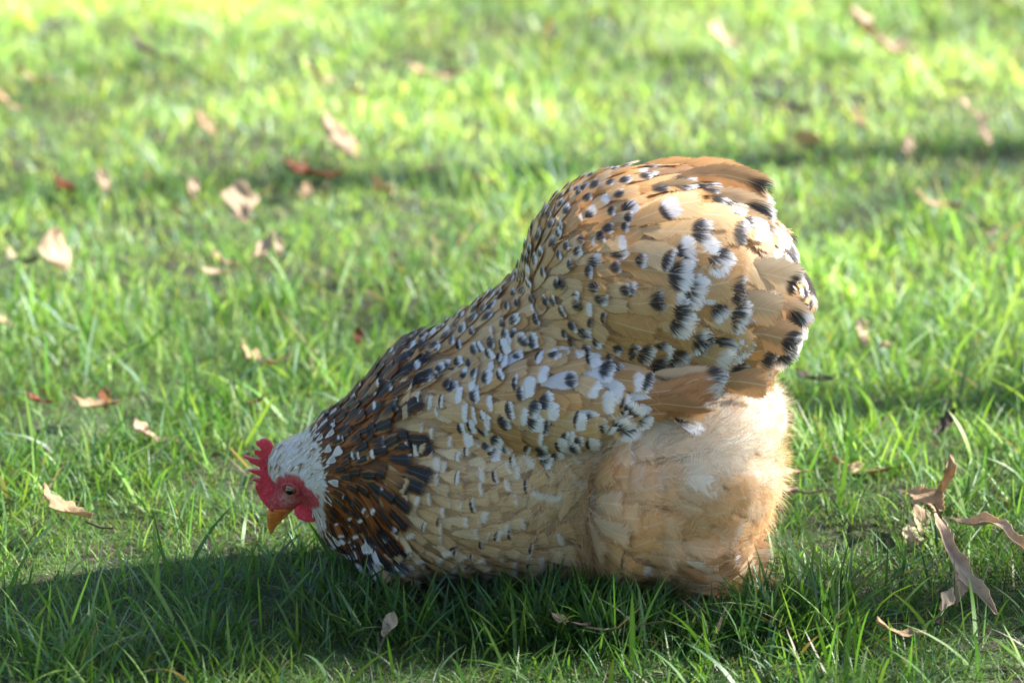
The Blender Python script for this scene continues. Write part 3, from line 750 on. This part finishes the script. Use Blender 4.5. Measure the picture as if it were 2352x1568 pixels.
def loft(name, secs, mat, parent, seg=14):
    """closed tube of elliptical sections (centre xyz, half width y, half size along n2, direction n2)"""
    bm = bmesh.new(); rings = []
    for c, wy, wn, n2 in secs:
        n2 = np.array(n2, float); n2 /= np.linalg.norm(n2)
        rings.append([bm.verts.new(Vector(c+np.array((0, 1, 0))*wy*math.cos(a)+n2*wn*math.sin(a)-HO)) for a in np.linspace(0, 2*math.pi, seg, endpoint=False)])
    for a, b in zip(rings[:-1], rings[1:]):
        for i in range(seg): bm.faces.new((a[i], a[(i+1) % seg], b[(i+1) % seg], b[i]))
    bm.faces.new(rings[0][::-1]); bm.faces.new(rings[-1])
    bmesh.ops.recalc_face_normals(bm, faces=bm.faces)
    me = bpy.data.meshes.new(name); bm.to_mesh(me); bm.free()
    me.polygons.foreach_set("use_smooth", np.ones(len(me.polygons), bool))
    o = link(name, me, mat, parent)
    s = o.modifiers.new("sub", 'SUBSURF'); s.levels = s.render_levels = 2
    return o
def hp_(x, y): return P(*hz(x, y))
def beak_secs(rows):
    out = []
    for (xa, ya), (xb, yb), wy in rows:        # outer edge, inner edge
        a, b = hp_(xa, ya), hp_(xb, yb); out.append(((a+b)/2, wy, np.linalg.norm(a-b)/2, a-b))
    return out
loft("upper_beak", beak_secs([((392, 800), (655, 788), .0084), ((358, 860), (615, 858), .0078), ((341, 925), (550, 905), .0064), ((343, 985), (500, 950), .0045), ((350, 1035), (455, 1005), .0034), ((363, 1080), (418, 1060), .0022), ((380, 1118), (392, 1108), .0007)]), MBK, hen)
loft("lower_beak", beak_secs([((560, 820), (665, 800), .0070), ((545, 862), (610, 862), .0050), ((500, 915), (560, 915), .0042), ((450, 985), (500, 968), .0030), ((405, 1050), (440, 1040), .0016)]), MBK, hen)
for sgn in (-1, 1):
    loft("earlobe", [(P(*hz(878, 470), sgn*.0145), .0012, .0012, (1, 0, .4)), (P(*hz(862, 540), sgn*.0165), .0018, .0026, (1, 0, .4)), (P(*hz(838, 610), sgn*.0165), .0018, .0028, (1, 0, .4)), (P(*hz(825, 680), sgn*.0145), .0012, .0018, (1, 0, .3))], MCO, hen)
    # nostril flap
    loft("nostril", [(P(*hz(415, 815), sgn*.0045), .0008, .0012, (1, 0, 0)), (P(*hz(408, 850), sgn*.0055), .0012, .0024, (1, 0, 0)), (P(*hz(400, 885), sgn*.0052), .0009, .0016, (1, 0, 0))], MCO, hen)
M_IRIS = mat_simple("iris", (0.17, 0.085, 0.03), .16, 0.4); M_PUP = mat_simple("pupil", (0.004, 0.004, 0.005), .04, 1.0); M_LID = MSK
def ball(name, c, r, mat, parent, sc=(1, 1, 1), off=None):
    bm = bmesh.new(); bmesh.ops.create_uvsphere(bm, u_segments=32, v_segments=20, radius=r)
    for v in bm.verts: v.co = Vector((v.co.x*sc[0], v.co.y*sc[1], v.co.z*sc[2]))+Vector(c)
    me = bpy.data.meshes.new(name); bm.to_mesh(me); bm.free()
    me.polygons.foreach_set("use_smooth", np.ones(len(me.polygons), bool))
    return link(name, me, mat, parent)
EYE = P(*hz(578, 630))
for sgn in (-1, 1):
    ec, en = snap(np.array([P(*hz(578, 630), sgn*.02)]), 6); ec, en = ec[0], en[0]
    ey = ball("eye", ec-HO-en*.0014, .0051, M_IRIS, hen)
    ball("pupil", ec-HO-en*.0014+en*.0034, .0034, M_PUP, ey, (1, .75, 1))
    # eyelid ring lying on the face
    a = np.linspace(0, 2*math.pi, 28, endpoint=False); t1 = np.cross(en, [0, 1, 0.01]); t1 = np.array([1, 0, 0])-en*en[0]; t1 /= np.linalg.norm(t1); t2 = np.cross(en, t1)
    V = []; nb = 8
    for ring_r, tube in ((.0054, .0013),):
        for i in a:
            rad = t1*math.cos(i)*1.18+t2*math.sin(i)*.95
            for j in range(nb):
                b = 2*math.pi*j/nb
                V.append(ec-HO+en*(.0006+tube*math.sin(b))+rad*(ring_r+tube*1.2*math.cos(b)))
    Qe = [[i*nb+j, ((i+1) % 28)*nb+j, ((i+1) % 28)*nb+(j+1) % nb, i*nb+(j+1) % nb] for i in range(28) for j in range(nb)]
    me = np_mesh("eyelid", np.array(V), np.array(Qe)); vec_attr(me, "face", np.tile([1., 0, 0], (len(V), 1)))
    link("eyelid", me, MSK, hen)

# legs with feathered toes, mostly hidden in the grass
M_LEG = mat_simple("leg_scale", (0.45, 0.30, 0.14), .6)
for sgn in (-1, 1):
    bx = 0.085 + (0.02 if sgn > 0 else 0)
    def q(x, z, y=0): return np.array((bx+x, sgn*.035+y, z))
    leg = loft("leg", [(q(.01, .075), .011, .011, (1, 0, 0)), (q(0, .04), .007, .007, (1, 0, 0)), (q(-.003, .016), .0055, .006, (1, 0, 0)), (q(-.006, .006), .008, .006, (1, 0, .5)),], M_LEG, hen)
    for k, (ax, ay, l) in enumerate([(-.045, 0, 1), (-.038, .022, 1), (-.036, -.022, 1), (.026, .004, 1)]):
        t = loft("toe", [(q(-.004, .007), .0045, .0045, (0, 0, 1)), (q(ax*.5, .008, ay*.5), .004, .004, (0, 0, 1)), (q(ax*.9, .005, ay*.9), .003, .003, (0, 0, 1)), (q(ax*1.12, .002, ay*1.12), .0008, .0008, (0, 0, 1))], M_LEG, leg)
# tufts at the feet
for sg in (-1, 1):
    n = 60; fx = U(.06, .15, n)+HO[0]*.3; ff = U(0, 1, n)
    fp = np.stack([fx, sg*(.030+.03*ff), .045-.035*ff], -1)
    fn = np.tile([0, sg*.8, .6], (n, 1)); fd = np.stack([U(.3, 1, n), sg*U(.0, .3, n), U(-.45, -.05, n)], -1); fd /= np.linalg.norm(fd, axis=1, keepdims=True)
    feather_obj("foot_feathers", feathers(fp, fn, fd, U(.024, .040, n), U(.012, .018, n), U(.002, .004, n), np.zeros(n), .1, pick(FB, n), pats(n, .3, .1, .3, 0, 0, 0), .1), MFS)

# ------------------------------------------------------------------ dead leaves
LM = {'pale': mat_dead_leaf("dead_leaf_pale", (0.55, 0.42, 0.29), (0.40, 0.29, 0.19), 0),
      'tan': mat_dead_leaf("dead_leaf_tan", (0.47, 0.34, 0.20), (0.33, 0.22, 0.12), 5),
      'rust': mat_dead_leaf("dead_leaf_rust", (0.20, 0.055, 0.018), (0.10, 0.03, 0.012), 9),
      'dark': mat_dead_leaf("dead_leaf_dark", (0.10, 0.075, 0.055), (0.05, 0.038, 0.03), 3)}
def leaf_mesh(seed, length, width, lobes, curl, fold, wave, stem=True, roll=0.0):
    r = np.random.default_rng(seed); nu, nv = 13, 33
    v = np.linspace(0, 1, nv)[:, None]; u = np.linspace(-1, 1, nu)[None, :]
    env = np.sin(np.pi*np.clip(v, 0, 1)**0.85)**0.75*(0.55+0.75*v)
    lob = 1 - (0.42*(0.5+0.5*np.cos(2*np.pi*lobes*v + 0.5*np.sign(u)+r.uniform(0, 3))) if lobes else 0)*np.ones_like(u)
    hw = width/2*np.maximum(env*lob*(1+.06*r.normal(size=(nv, 1))), .01)
    x = u*hw; y = (v-0.5)*length + np.abs(u)*hw*0.35
    z = wave*np.sin(v*9+r.uniform(0, 6)+u*2)*np.abs(u) + fold*np.abs(x) + curl*((v-.5)*2)**2*length*.5
    z = z + wave*.4*np.sin(u*5+v*14)
    if roll:                                     # leaf rolled round its midrib
        a = x/width*2*roll; x = np.sin(a)*width/2/roll; z = z+(1-np.cos(a))*width/2/roll
    V = np.stack([x*np.ones_like(v), y*np.ones_like(u), z*np.ones_like(u)], -1).reshape(-1, 3)
    UV = np.stack([u*np.ones_like(v)*hw/width*2, v*np.ones_like(u), 0*u*v], -1).reshape(-1, 3)
    i = np.arange(nu*nv).reshape(nv, nu)
    Q = np.stack([i[:-1, :-1], i[:-1, 1:], i[1:, 1:], i[1:, :-1]], -1).reshape(-1, 4)
    me = np_mesh("leaf", V, Q); vec_attr(me, "luv", UV); return me
def stalk_mesh(length, r=0.0009, ln=0.02):
    bm = bmesh.new(); pts = [Vector((0, -length/2+.004, .0004)), Vector((.001, -length/2-ln*.5, .002)), Vector((.004, -length/2-ln, .006))]
    rings = [[bm.verts.new(p+Vector((math.cos(a)*r, 0, math.sin(a)*r))) for a in np.linspace(0, 2*math.pi, 6, endpoint=False)] for p in pts]
    for a, b in zip(rings[:-1], rings[1:]):
        for k in range(6): bm.faces.new((a[k], a[(k+1) % 6], b[(k+1) % 6], b[k]))
    bm.faces.new(rings[-1]); me = bpy.data.meshes.new("stalk"); bm.to_mesh(me); bm.free(); return me
def leaf(px, py, size, kind, label, rot=None, tilt=(0.2, 0.0), lobes=4, curl=.3, fold=.2, wave=.002, wr=.5, roll=0.0, z=.018, part=False, group="dead oak leaves scattered on the lawn"):
    """size = length in picture columns at that spot"""
    x, y = ground_at(px, py, z); dist = (Vector((x, y, z))-cam.location).length
    L = (1.15 if py < 700 else 1.05)*size*M_PX/DIST*dist; z = z+(.012 if py < 700 else .004); sd = int(px*7+py)
    me = leaf_mesh(sd, L, L*wr, lobes, curl, fold, wave*L/.04, roll=roll)
    rr = random.Random(sd)
    eul = (tilt[0]*.68, tilt[1]*.8, rot if rot is not None else rr.uniform(0, 6.28))
    if part:
        e = bpy.data.objects.new("oak_leaf", None); COL.objects.link(e); e.location = (x, y, z); e.rotation_euler = eul
        b = link("blade", me, LM[kind], e)
        s = link("stalk", stalk_mesh(L), LM['dark'], e); o = e
    else:
        o = link("oak_leaf", me, LM[kind]); o.location = (x, y, z); o.rotation_euler = eul
    md_t = b if part else o
    sm = md_t.modifiers.new("thick", 'SOLIDIFY'); sm.thickness = .0004
    tag(o, label, "leaf", group); return o
G = "dead oak leaves scattered on the lawn"
LEAVES = [
 (1658, 112, 75, 'pale', "small round pale leaf in the far grass above the tail", dict(tilt=(.9, 0), lobes=0, wr=.8)),
 (2015, 122, 175, 'pale', "large crumpled pinkish leaf in the far right grass", dict(tilt=(.7, .4), rot=1.1, fold=.6)),
 (728, 196, 80, 'pale', "pale upright leaf right of the dark clod in the far grass", dict(tilt=(.9, .2))),
 (75, 205, 80, 'tan', "tan leaf at the far left, upper of two", dict(tilt=(.7, .2))),
 (8, 258, 95, 'tan', "tan leaf cut by the left edge of the picture, far grass", dict(tilt=(.8, .2))),
 (1000, 198, 110, 'tan', "long flat faded leaf in the far grass above the back", dict(tilt=(.2, 0), rot=1.5)),
 (825, 242, 70, 'tan', "faint faded leaf half sunk in grass above the big pink leaf", dict(tilt=(.5, 0))),
 (475, 320, 90, 'tan', "grey brown leaf just behind the dark shadow band", dict(tilt=(.6, .3), rot=.6)),
 (785, 358, 150, 'pale', "big pinkish leaf lying in the shadow band", dict(tilt=(.75, .2), rot=.7, lobes=3)),
 (715, 425, 120, 'rust', "dark rust red leaf below the big pinkish leaf", dict(tilt=(.3, .1), rot=1.4)),
 (880, 462, 95, 'pale', "pale leaf with a pointed lower end, right of the rust red leaf", dict(tilt=(.9, .1), rot=2.7)),
 (553, 500, 105, 'pale', "pale triangular upright leaf left of centre", dict(tilt=(1.0, 0), rot=.2, wr=.8, lobes=2)),
 (237, 446, 70, 'pale', "small peach leaf standing below the shadow band at left", dict(tilt=(.9, .2), rot=.4)),
 (150, 455, 75, 'rust', "small reddish brown leaf beside the small peach leaf", dict(tilt=(.4, .1))),
 (445, 462, 60, 'pale', "small narrow pale leaf between the peach leaf and the triangular leaf", dict(tilt=(1.0, .1), rot=.1)),
 (125, 625, 110, 'pale', "cupped pale leaf with a dark hollow at the left", dict(tilt=(.9, .5), rot=.5, curl=.6, wr=.7, lobes=0)),
 (70, 630, 70, 'dark', "dark leaf behind the cupped pale leaf", dict(tilt=(.4, .1))),
 (490, 655, 65, 'pale', "small straw coloured leaf in front of the torn pair", dict(tilt=(.3, .1), rot=1.4, lobes=0)),
 (605, 598, 80, 'pale', "torn pale leaf standing left of centre, right of its pair", dict(tilt=(.8, .3), rot=-.5)),
 (515, 628, 60, 'tan', "torn brownish leaf just behind the small straw coloured leaf", dict(tilt=(.5, .3), rot=1.2)),
 (600, 846, 115, 'tan', "curled tan leaf lying level left of the neck", dict(tilt=(.4, .1), rot=1.5, curl=.7, roll=1.2)),
 (215, 940, 115, 'tan', "flat brown leaf sunk in the grass at left", dict(tilt=(.15, .1), rot=1.35)),
 (343, 1010, 100, 'pale', "greyish pale leaf in the grass left of the comb", dict(tilt=(.5, .2), rot=1.0, lobes=3)),
 (150, 1180, 150, 'tan', "long brown leaf with wavy edge in the grass at lower left", dict(tilt=(.4, .2), rot=.95, z=.025, part=True)),
 (893, 1450, 62, 'pale', "small pale leaf standing in the front grass below the breast", dict(tilt=(1.0, .1), rot=-.4, z=.016, lobes=0, wr=.55, part=True)),
 (1305, 1442, 95, 'dark', "dull grey brown leaf in the front grass below the thigh", dict(tilt=(.4, .1), rot=1.5, z=.022, part=True)),
 (945, 712, 55, 'pale', "small pale leaf just above the middle of the back", dict(tilt=(.9, .1))),
 (823, 785, 50, 'rust', "tiny orange brown leaf behind the nape", dict(tilt=(1.0, .1), rot=.1)),
 (590, 932, 40, 'rust', "tiny orange leaf left of the nape", dict(tilt=(.5, .1))),
 (1855, 352, 70, 'pale', "bright round leaf right of the tail top", dict(tilt=(1.0, .1), wr=.8, lobes=0)),
 (2232, 282, 75, 'pale', "cream leaf at upper right, upper of two", dict(tilt=(.9, .1))),
 (2262, 338, 70, 'pale', "cream leaf at upper right, lower of two", dict(tilt=(.9, .3))),
 (2085, 366, 60, 'pale', "faint cream leaf left of the two upper right leaves", dict(tilt=(.8, .1))),
 (1972, 302, 70, 'tan', "brownish leaf standing between bright leaf and cream pair", dict(tilt=(.8, .3))),
 (2152, 497, 100, 'tan', "long tan leaf lying at right, level with the tail", dict(tilt=(.3, .1), rot=1.2)),
 (1980, 776, 75, 'pale', "upright pale leaf right of the tail, near one", dict(tilt=(1.1, .2), rot=.3)),
 (2035, 805, 65, 'pale', "pale leaf right of the upright pale leaf", dict(tilt=(.4, .2))),
 (2180, 215, 90, 'dark', "dark curled leaf in the far grass at upper right", dict(tilt=(.5, .2), rot=1.3)),
 (1790, 268, 120, 'dark', "dark leaf in the far grass above the right of the tail", dict(tilt=(.5, .3), rot=1.5)),
 (350, 148, 110, 'dark', "dark curled leaf in the far grass at upper left", dict(tilt=(.5, .3), rot=1.2)),
 (875, 165, 50, 'dark', "small dark leaf in the far grass left of centre", dict(tilt=(.8, .3))),
 (1000, 415, 55, 'tan', "small brown leaf in the right of the shadow band", dict(tilt=(.6, .3))),
 (1790, 1132, 75, 'pale', "pinkish leaf piece in the grass beside the fluff", dict(tilt=(.3, .1), rot=1.4, lobes=0, part=True)),
 (1990, 1092, 150, 'tan', "flat dull leaf in the grass behind the big curled leaf", dict(tilt=(.1, .05), rot=1.45, wr=.4, z=.006)),
 (2170, 985, 80, 'dark', "grey leaf standing behind the big curled leaf", dict(tilt=(.9, .3), rot=-.6)),
 (2065, 1465, 110, 'tan', "dull brown leaf low in the front grass at right", dict(tilt=(.3, .2), rot=1.3, z=.015)),
 (2172, 1395, 75, 'pale', "pale scrap under the tip of the big curled leaf", dict(tilt=(.7, .3), rot=-.3, lobes=2)),
]
LEAVES += [
 (700, 470, 60, 'tan', "small dull leaf scrap under the rust red leaf", dict(tilt=(.4, .1))),
 (735, 462, 45, 'pale', "pale leaf scrap at the right foot of the rust red leaf", dict(tilt=(.8, .1))),
 (1110, 440, 45, 'tan', "faint brown scrap near the back end of the shadow band", dict(tilt=(.7, .1))),
 (240, 930, 70, 'rust', "reddish brown leaf standing on the flat brown leaf at left", dict(tilt=(.7, .3), rot=.3)),
 (90, 930, 60, 'rust', "small dark red leaf in the grass at the left edge", dict(tilt=(.4, .1), rot=1.3)),
 (10, 750, 60, 'tan', "tan leaf cut by the left edge, below the cupped leaf", dict(tilt=(.7, .1))),
 (30, 620, 50, 'pale', "pale scrap at the left edge beside the cupped leaf", dict(tilt=(.8, .1))),
 (640, 600, 45, 'pale', "narrow pale scrap right of the torn pair", dict(tilt=(.9, .1), rot=.2)),
 (1905, 1600-240, 60, 'tan', "thin tan leaf strip in the grass left of the long curled strip", dict(tilt=(.3, .1), rot=.8, z=.012)),
 (1870, 880, 90, 'dark', "dark leaf lying in the shade right of the fluff", dict(tilt=(.2, .1), rot=1.4)),
 (2280, 560, 40, 'pale', "tiny pale leaf near the right edge below the long tan leaf", dict(tilt=(.8, .1))),
 (910, 40, 80, 'tan', "brownish leaf near the top edge left of centre", dict(tilt=(.6, .2))),
 (2290, 20, 90, 'tan', "brownish leaf at the top right corner", dict(tilt=(.6, .2))),
 (1820, 1095, 70, 'tan', "thin brown leaf strip beside the fluff, behind the pinkish piece", dict(tilt=(.2, .1), rot=1.5)),
 (2150, 1440, 60, 'dark', "small dark curled scrap in the front grass at lower right", dict(tilt=(.4, .1), z=.012)),
]
for px, py, s, kind, lab, kw in LEAVES: leaf(px, py, s, kind, lab, **kw)
# the big curled oak leaves in the near grass at right, blades drawn as bent ribbons with lobed edges
def ribbon_leaf(name, pts, widths, kind, label, depth, roll=.8, stalk=None, lobes=3, seed=1):
    """pts: picture columns/rows of the midrib, with height above ground; built where those points stand over the lawn"""
    r = np.random.default_rng(seed); C_ = []
    for (px, py), z in zip(pts, depth):
        z = z-.010; x, y = ground_at(px, py, z); C_.append((x, y, z))
    C_ = np.array(C_); N = 36; t = np.linspace(0, len(C_)-1, N); k = np.minimum(t.astype(int), len(C_)-2); f = (t-k)[:, None]
    def cr(a):
        p0 = a[np.maximum(k-1, 0)]; p1 = a[k]; p2 = a[k+1]; p3 = a[np.minimum(k+2, len(a)-1)]
        return .5*((2*p1)+(-p0+p2)*f+(2*p0-5*p1+4*p2-p3)*f**2+(-p0+3*p1-3*p2+p3)*f**3)
    c = cr(C_); w = 1.0*cr(np.array(widths, float)[:, None])[:, 0]*M_PX
    tg = np.gradient(c, axis=0); tg /= np.linalg.norm(tg, axis=1, keepdims=True)
    up = np.array([0, -.55, .84]); s = np.cross(tg, up); s /= np.linalg.norm(s, axis=1, keepdims=True); nn = np.cross(s, tg)
    u = np.linspace(-1, 1, 15); vv = np.linspace(0, 1, N)
    rag = [1-.4*(0.5+0.5*np.cos(2*np.pi*lobes*vv+ph))*1.0+.09*r.normal(size=N) for ph in (0.3, 2.2)]
    V = np.zeros((N, 15, 3)); UV = np.zeros((N, 15, 3))
    for j, uu in enumerate(u):
        hw = w/2*np.maximum(rag[0] if uu < 0 else rag[1], .05)
        a = uu*roll
        V[:, j] = c + s*(np.sin(a)/roll*hw)[:, None] + nn*((1-np.cos(a))/roll*hw*(.9) + .0010*np.sin(vv*13+uu*3))[:, None]
        UV[:, j] = np.stack([np.full(N, uu), vv, 0*vv], -1)
    org = C_.mean(0); org[2] = 0
    i = np.arange(N*15).reshape(N, 15)
    Q = np.stack([i[:-1, :-1], i[:-1, 1:], i[1:, 1:], i[1:, :-1]], -1).reshape(-1, 4)
    e = bpy.data.objects.new("oak_leaf", None); COL.objects.link(e); e.location = org
    me = np_mesh("blade", V.reshape(-1, 3)-org, Q); vec_attr(me, "luv", UV.reshape(-1, 3))
    b = link("blade", me, LM[kind], e); sm = b.modifiers.new("thick", 'SOLIDIFY'); sm.thickness = .0005
    if stalk:
        bm = bmesh.new(); P3 = [Vector(np.array((*ground_at(a, b_, z_-.010), z_-.010))-org) for a, b_, z_ in stalk]; rr = .0011; rings = []
        for p in P3: rings.append([bm.verts.new(p+Vector((math.cos(a)*rr, 0, math.sin(a)*rr))) for a in np.linspace(0, 2*math.pi, 6, endpoint=False)])
        for a, b_ in zip(rings[:-1], rings[1:]):
            for q in range(6): bm.faces.new((a[q], a[(q+1) % 6], b_[(q+1) % 6], b_[q]))
        m2 = bpy.data.meshes.new("stalk"); bm.to_mesh(m2); bm.free(); link("stalk", m2, LM['dark'], e)
    tag(e, label, "leaf", G)
rz = lambda x, y: (1665.2+x*.3775, 976.2+y*.3775)       # close-up of the lower right corner
ribbon_leaf("oak_leaf", [rz(1290, 540), rz(1330, 650), rz(1400, 800), rz(1450, 900), rz(1550, 1020), rz(1650, 1150)], [20, 44, 46, 66, 44, 16], 'pale',
            "big pale oak leaf curled into a long strip over the right hand grass", [.060, .056, .048, .042, .032, .022], roll=1.3, stalk=[(*rz(1320, 575), .058), (*rz(1300, 530), .064), (*rz(1276, 482), .072)], seed=3)
ribbon_leaf("oak_leaf", [rz(1450, 880), rz(1430, 960), rz(1400, 1100)], [40, 60, 14], 'pale', "folded pale leaf flap under the long curled strip", [.040, .032, .02], roll=.9, lobes=1, seed=9)
ribbon_leaf("oak_leaf", [rz(1080, 400), rz(1150, 410), rz(1240, 440), rz(1310, 520)], [22, 60, 78, 40], 'tan', "brown ragged leaf standing behind the long curled strip", [.040, .046, .046, .04], roll=.6, lobes=2, seed=4)
ribbon_leaf("oak_leaf", [rz(1375, 180), rz(1375, 270), rz(1330, 370), rz(1290, 450)], [12, 36, 36, 28], 'tan', "narrow brown leaf rising above the ragged leaf", [.080, .070, .055, .045], roll=1.1, lobes=1, seed=5)
ribbon_leaf("oak_leaf", [rz(1180, 490), rz(1190, 580), rz(1140, 680), rz(1110, 740)], [26, 56, 60, 20], 'pale', "pale ragged leaf sunk in the grass left of the long curled strip", [.034, .03, .024, .018], roll=.5, lobes=2, seed=6)
ribbon_leaf("oak_leaf", [rz(1370, 565), rz(1480, 590), rz(1600, 590), rz(1690, 610), rz(1760, 690), rz(1840, 780)], [14, 40, 46, 40, 40, 18], 'pale', "tan leaf arched like a bridge at the right edge", [.042, .048, .052, .055, .048, .035], roll=1.5, lobes=4, seed=8)

# ------------------------------------------------------------------ what throws the shade across the lawn: a young tree, plus an unseen sapling and stake added right of the frame
MB_ = mat_bark()
def tube(name, pts, rad, mat, parent, seg=10):
    bm = bmesh.new(); rings = []
    for p, r in zip(pts, rad):
        rings.append([bm.verts.new(Vector(p)+Vector((math.cos(a)*r, math.sin(a)*r, 0))) for a in np.linspace(0, 2*math.pi, seg, endpoint=False)])
    for a, b in zip(rings[:-1], rings[1:]):
        for i in range(seg): bm.faces.new((a[i], a[(i+1) % seg], b[(i+1) % seg], b[i]))
    bm.faces.new(rings[-1])
    me = bpy.data.meshes.new(name); bm.to_mesh(me); bm.free(); me.polygons.foreach_set("use_smooth", np.ones(len(me.polygons), bool))
    return link(name, me, mat, parent)
ta = math.tan(SUN_AZ)
tree = bpy.data.objects.new("young_tree", None); COL.objects.link(tree); tree.location = (5.0, 1.27+5.0*ta, 0)
tag(tree, "slim bare young tree beyond the right edge that shades the lawn", "tree")
tube("trunk", [(0, 0, -.05), (.02, .01, 1), (-.02, .02, 2.2), (.03, 0, 3.4), (.0, .02, 4.6)], [.065, .052, .046, .036, .02], MB_, tree)
rt = random.Random(4)
for k in range(9):
    z = 1.5+k*.33; a = rt.uniform(0, 6.28); l = rt.uniform(.5, 1.1)
    tube("limb", [(0, 0, z), (math.cos(a)*l*.5, math.sin(a)*l*.5, z+l*.35), (math.cos(a)*l, math.sin(a)*l, z+l*.9)], [.02, .012, .004], MB_, tree, 8)
qd = -0.135; X2 = 5.6
shade_sapling = bpy.data.objects.new("young_tree", None); COL.objects.link(shade_sapling); shade_sapling.location = (X2, qd/math.cos(SUN_AZ)+X2*ta, 0)  # added so its trunk shadow falls along the camera side of the hen
tag(shade_sapling, "nearer bare sapling added unseen beyond the right edge to shade the hen", "tree")
tree["label"] = "farther bare young tree beyond the right edge that shades the lawn behind"
tube("trunk", [(0, 0, -.05), (.0, .01, 1), (.0, -.01, 2.2), (.0, 0, 3.4), (.0, .01, 4.8)], [.062, .054, .050, .046, .03], MB_, shade_sapling)
for k in range(8):
    z = 2.6+k*.26; a = rt.uniform(0, 6.28); l = rt.uniform(.5, 1.0)
    tube("limb", [(0, 0, z), (math.cos(a)*l*.5, math.sin(a)*l*.5, z+l*.35), (math.cos(a)*l, math.sin(a)*l, z+l*.9)], [.018, .011, .004], MB_, shade_sapling, 8)
stake = bpy.data.objects.new("shade_stake", None); COL.objects.link(stake); stake.location = (1.75, 0.40+1.55*ta, 0)  # made-up post, added to throw the short shadow band right of the hen
tag(stake, "short round wooden stake added unseen beyond the right edge to cast a shadow band", "stake")
tube("post", [(0, 0, -.05), (.005, 0, .5), (.0, .004, 1.0)], [.035, .034, .033], MB_, stake)
tube("point", [(0, .004, 1.0), (0, .004, 1.02), (0, .004, 1.035)], [.033, .027, .01], MB_, stake)
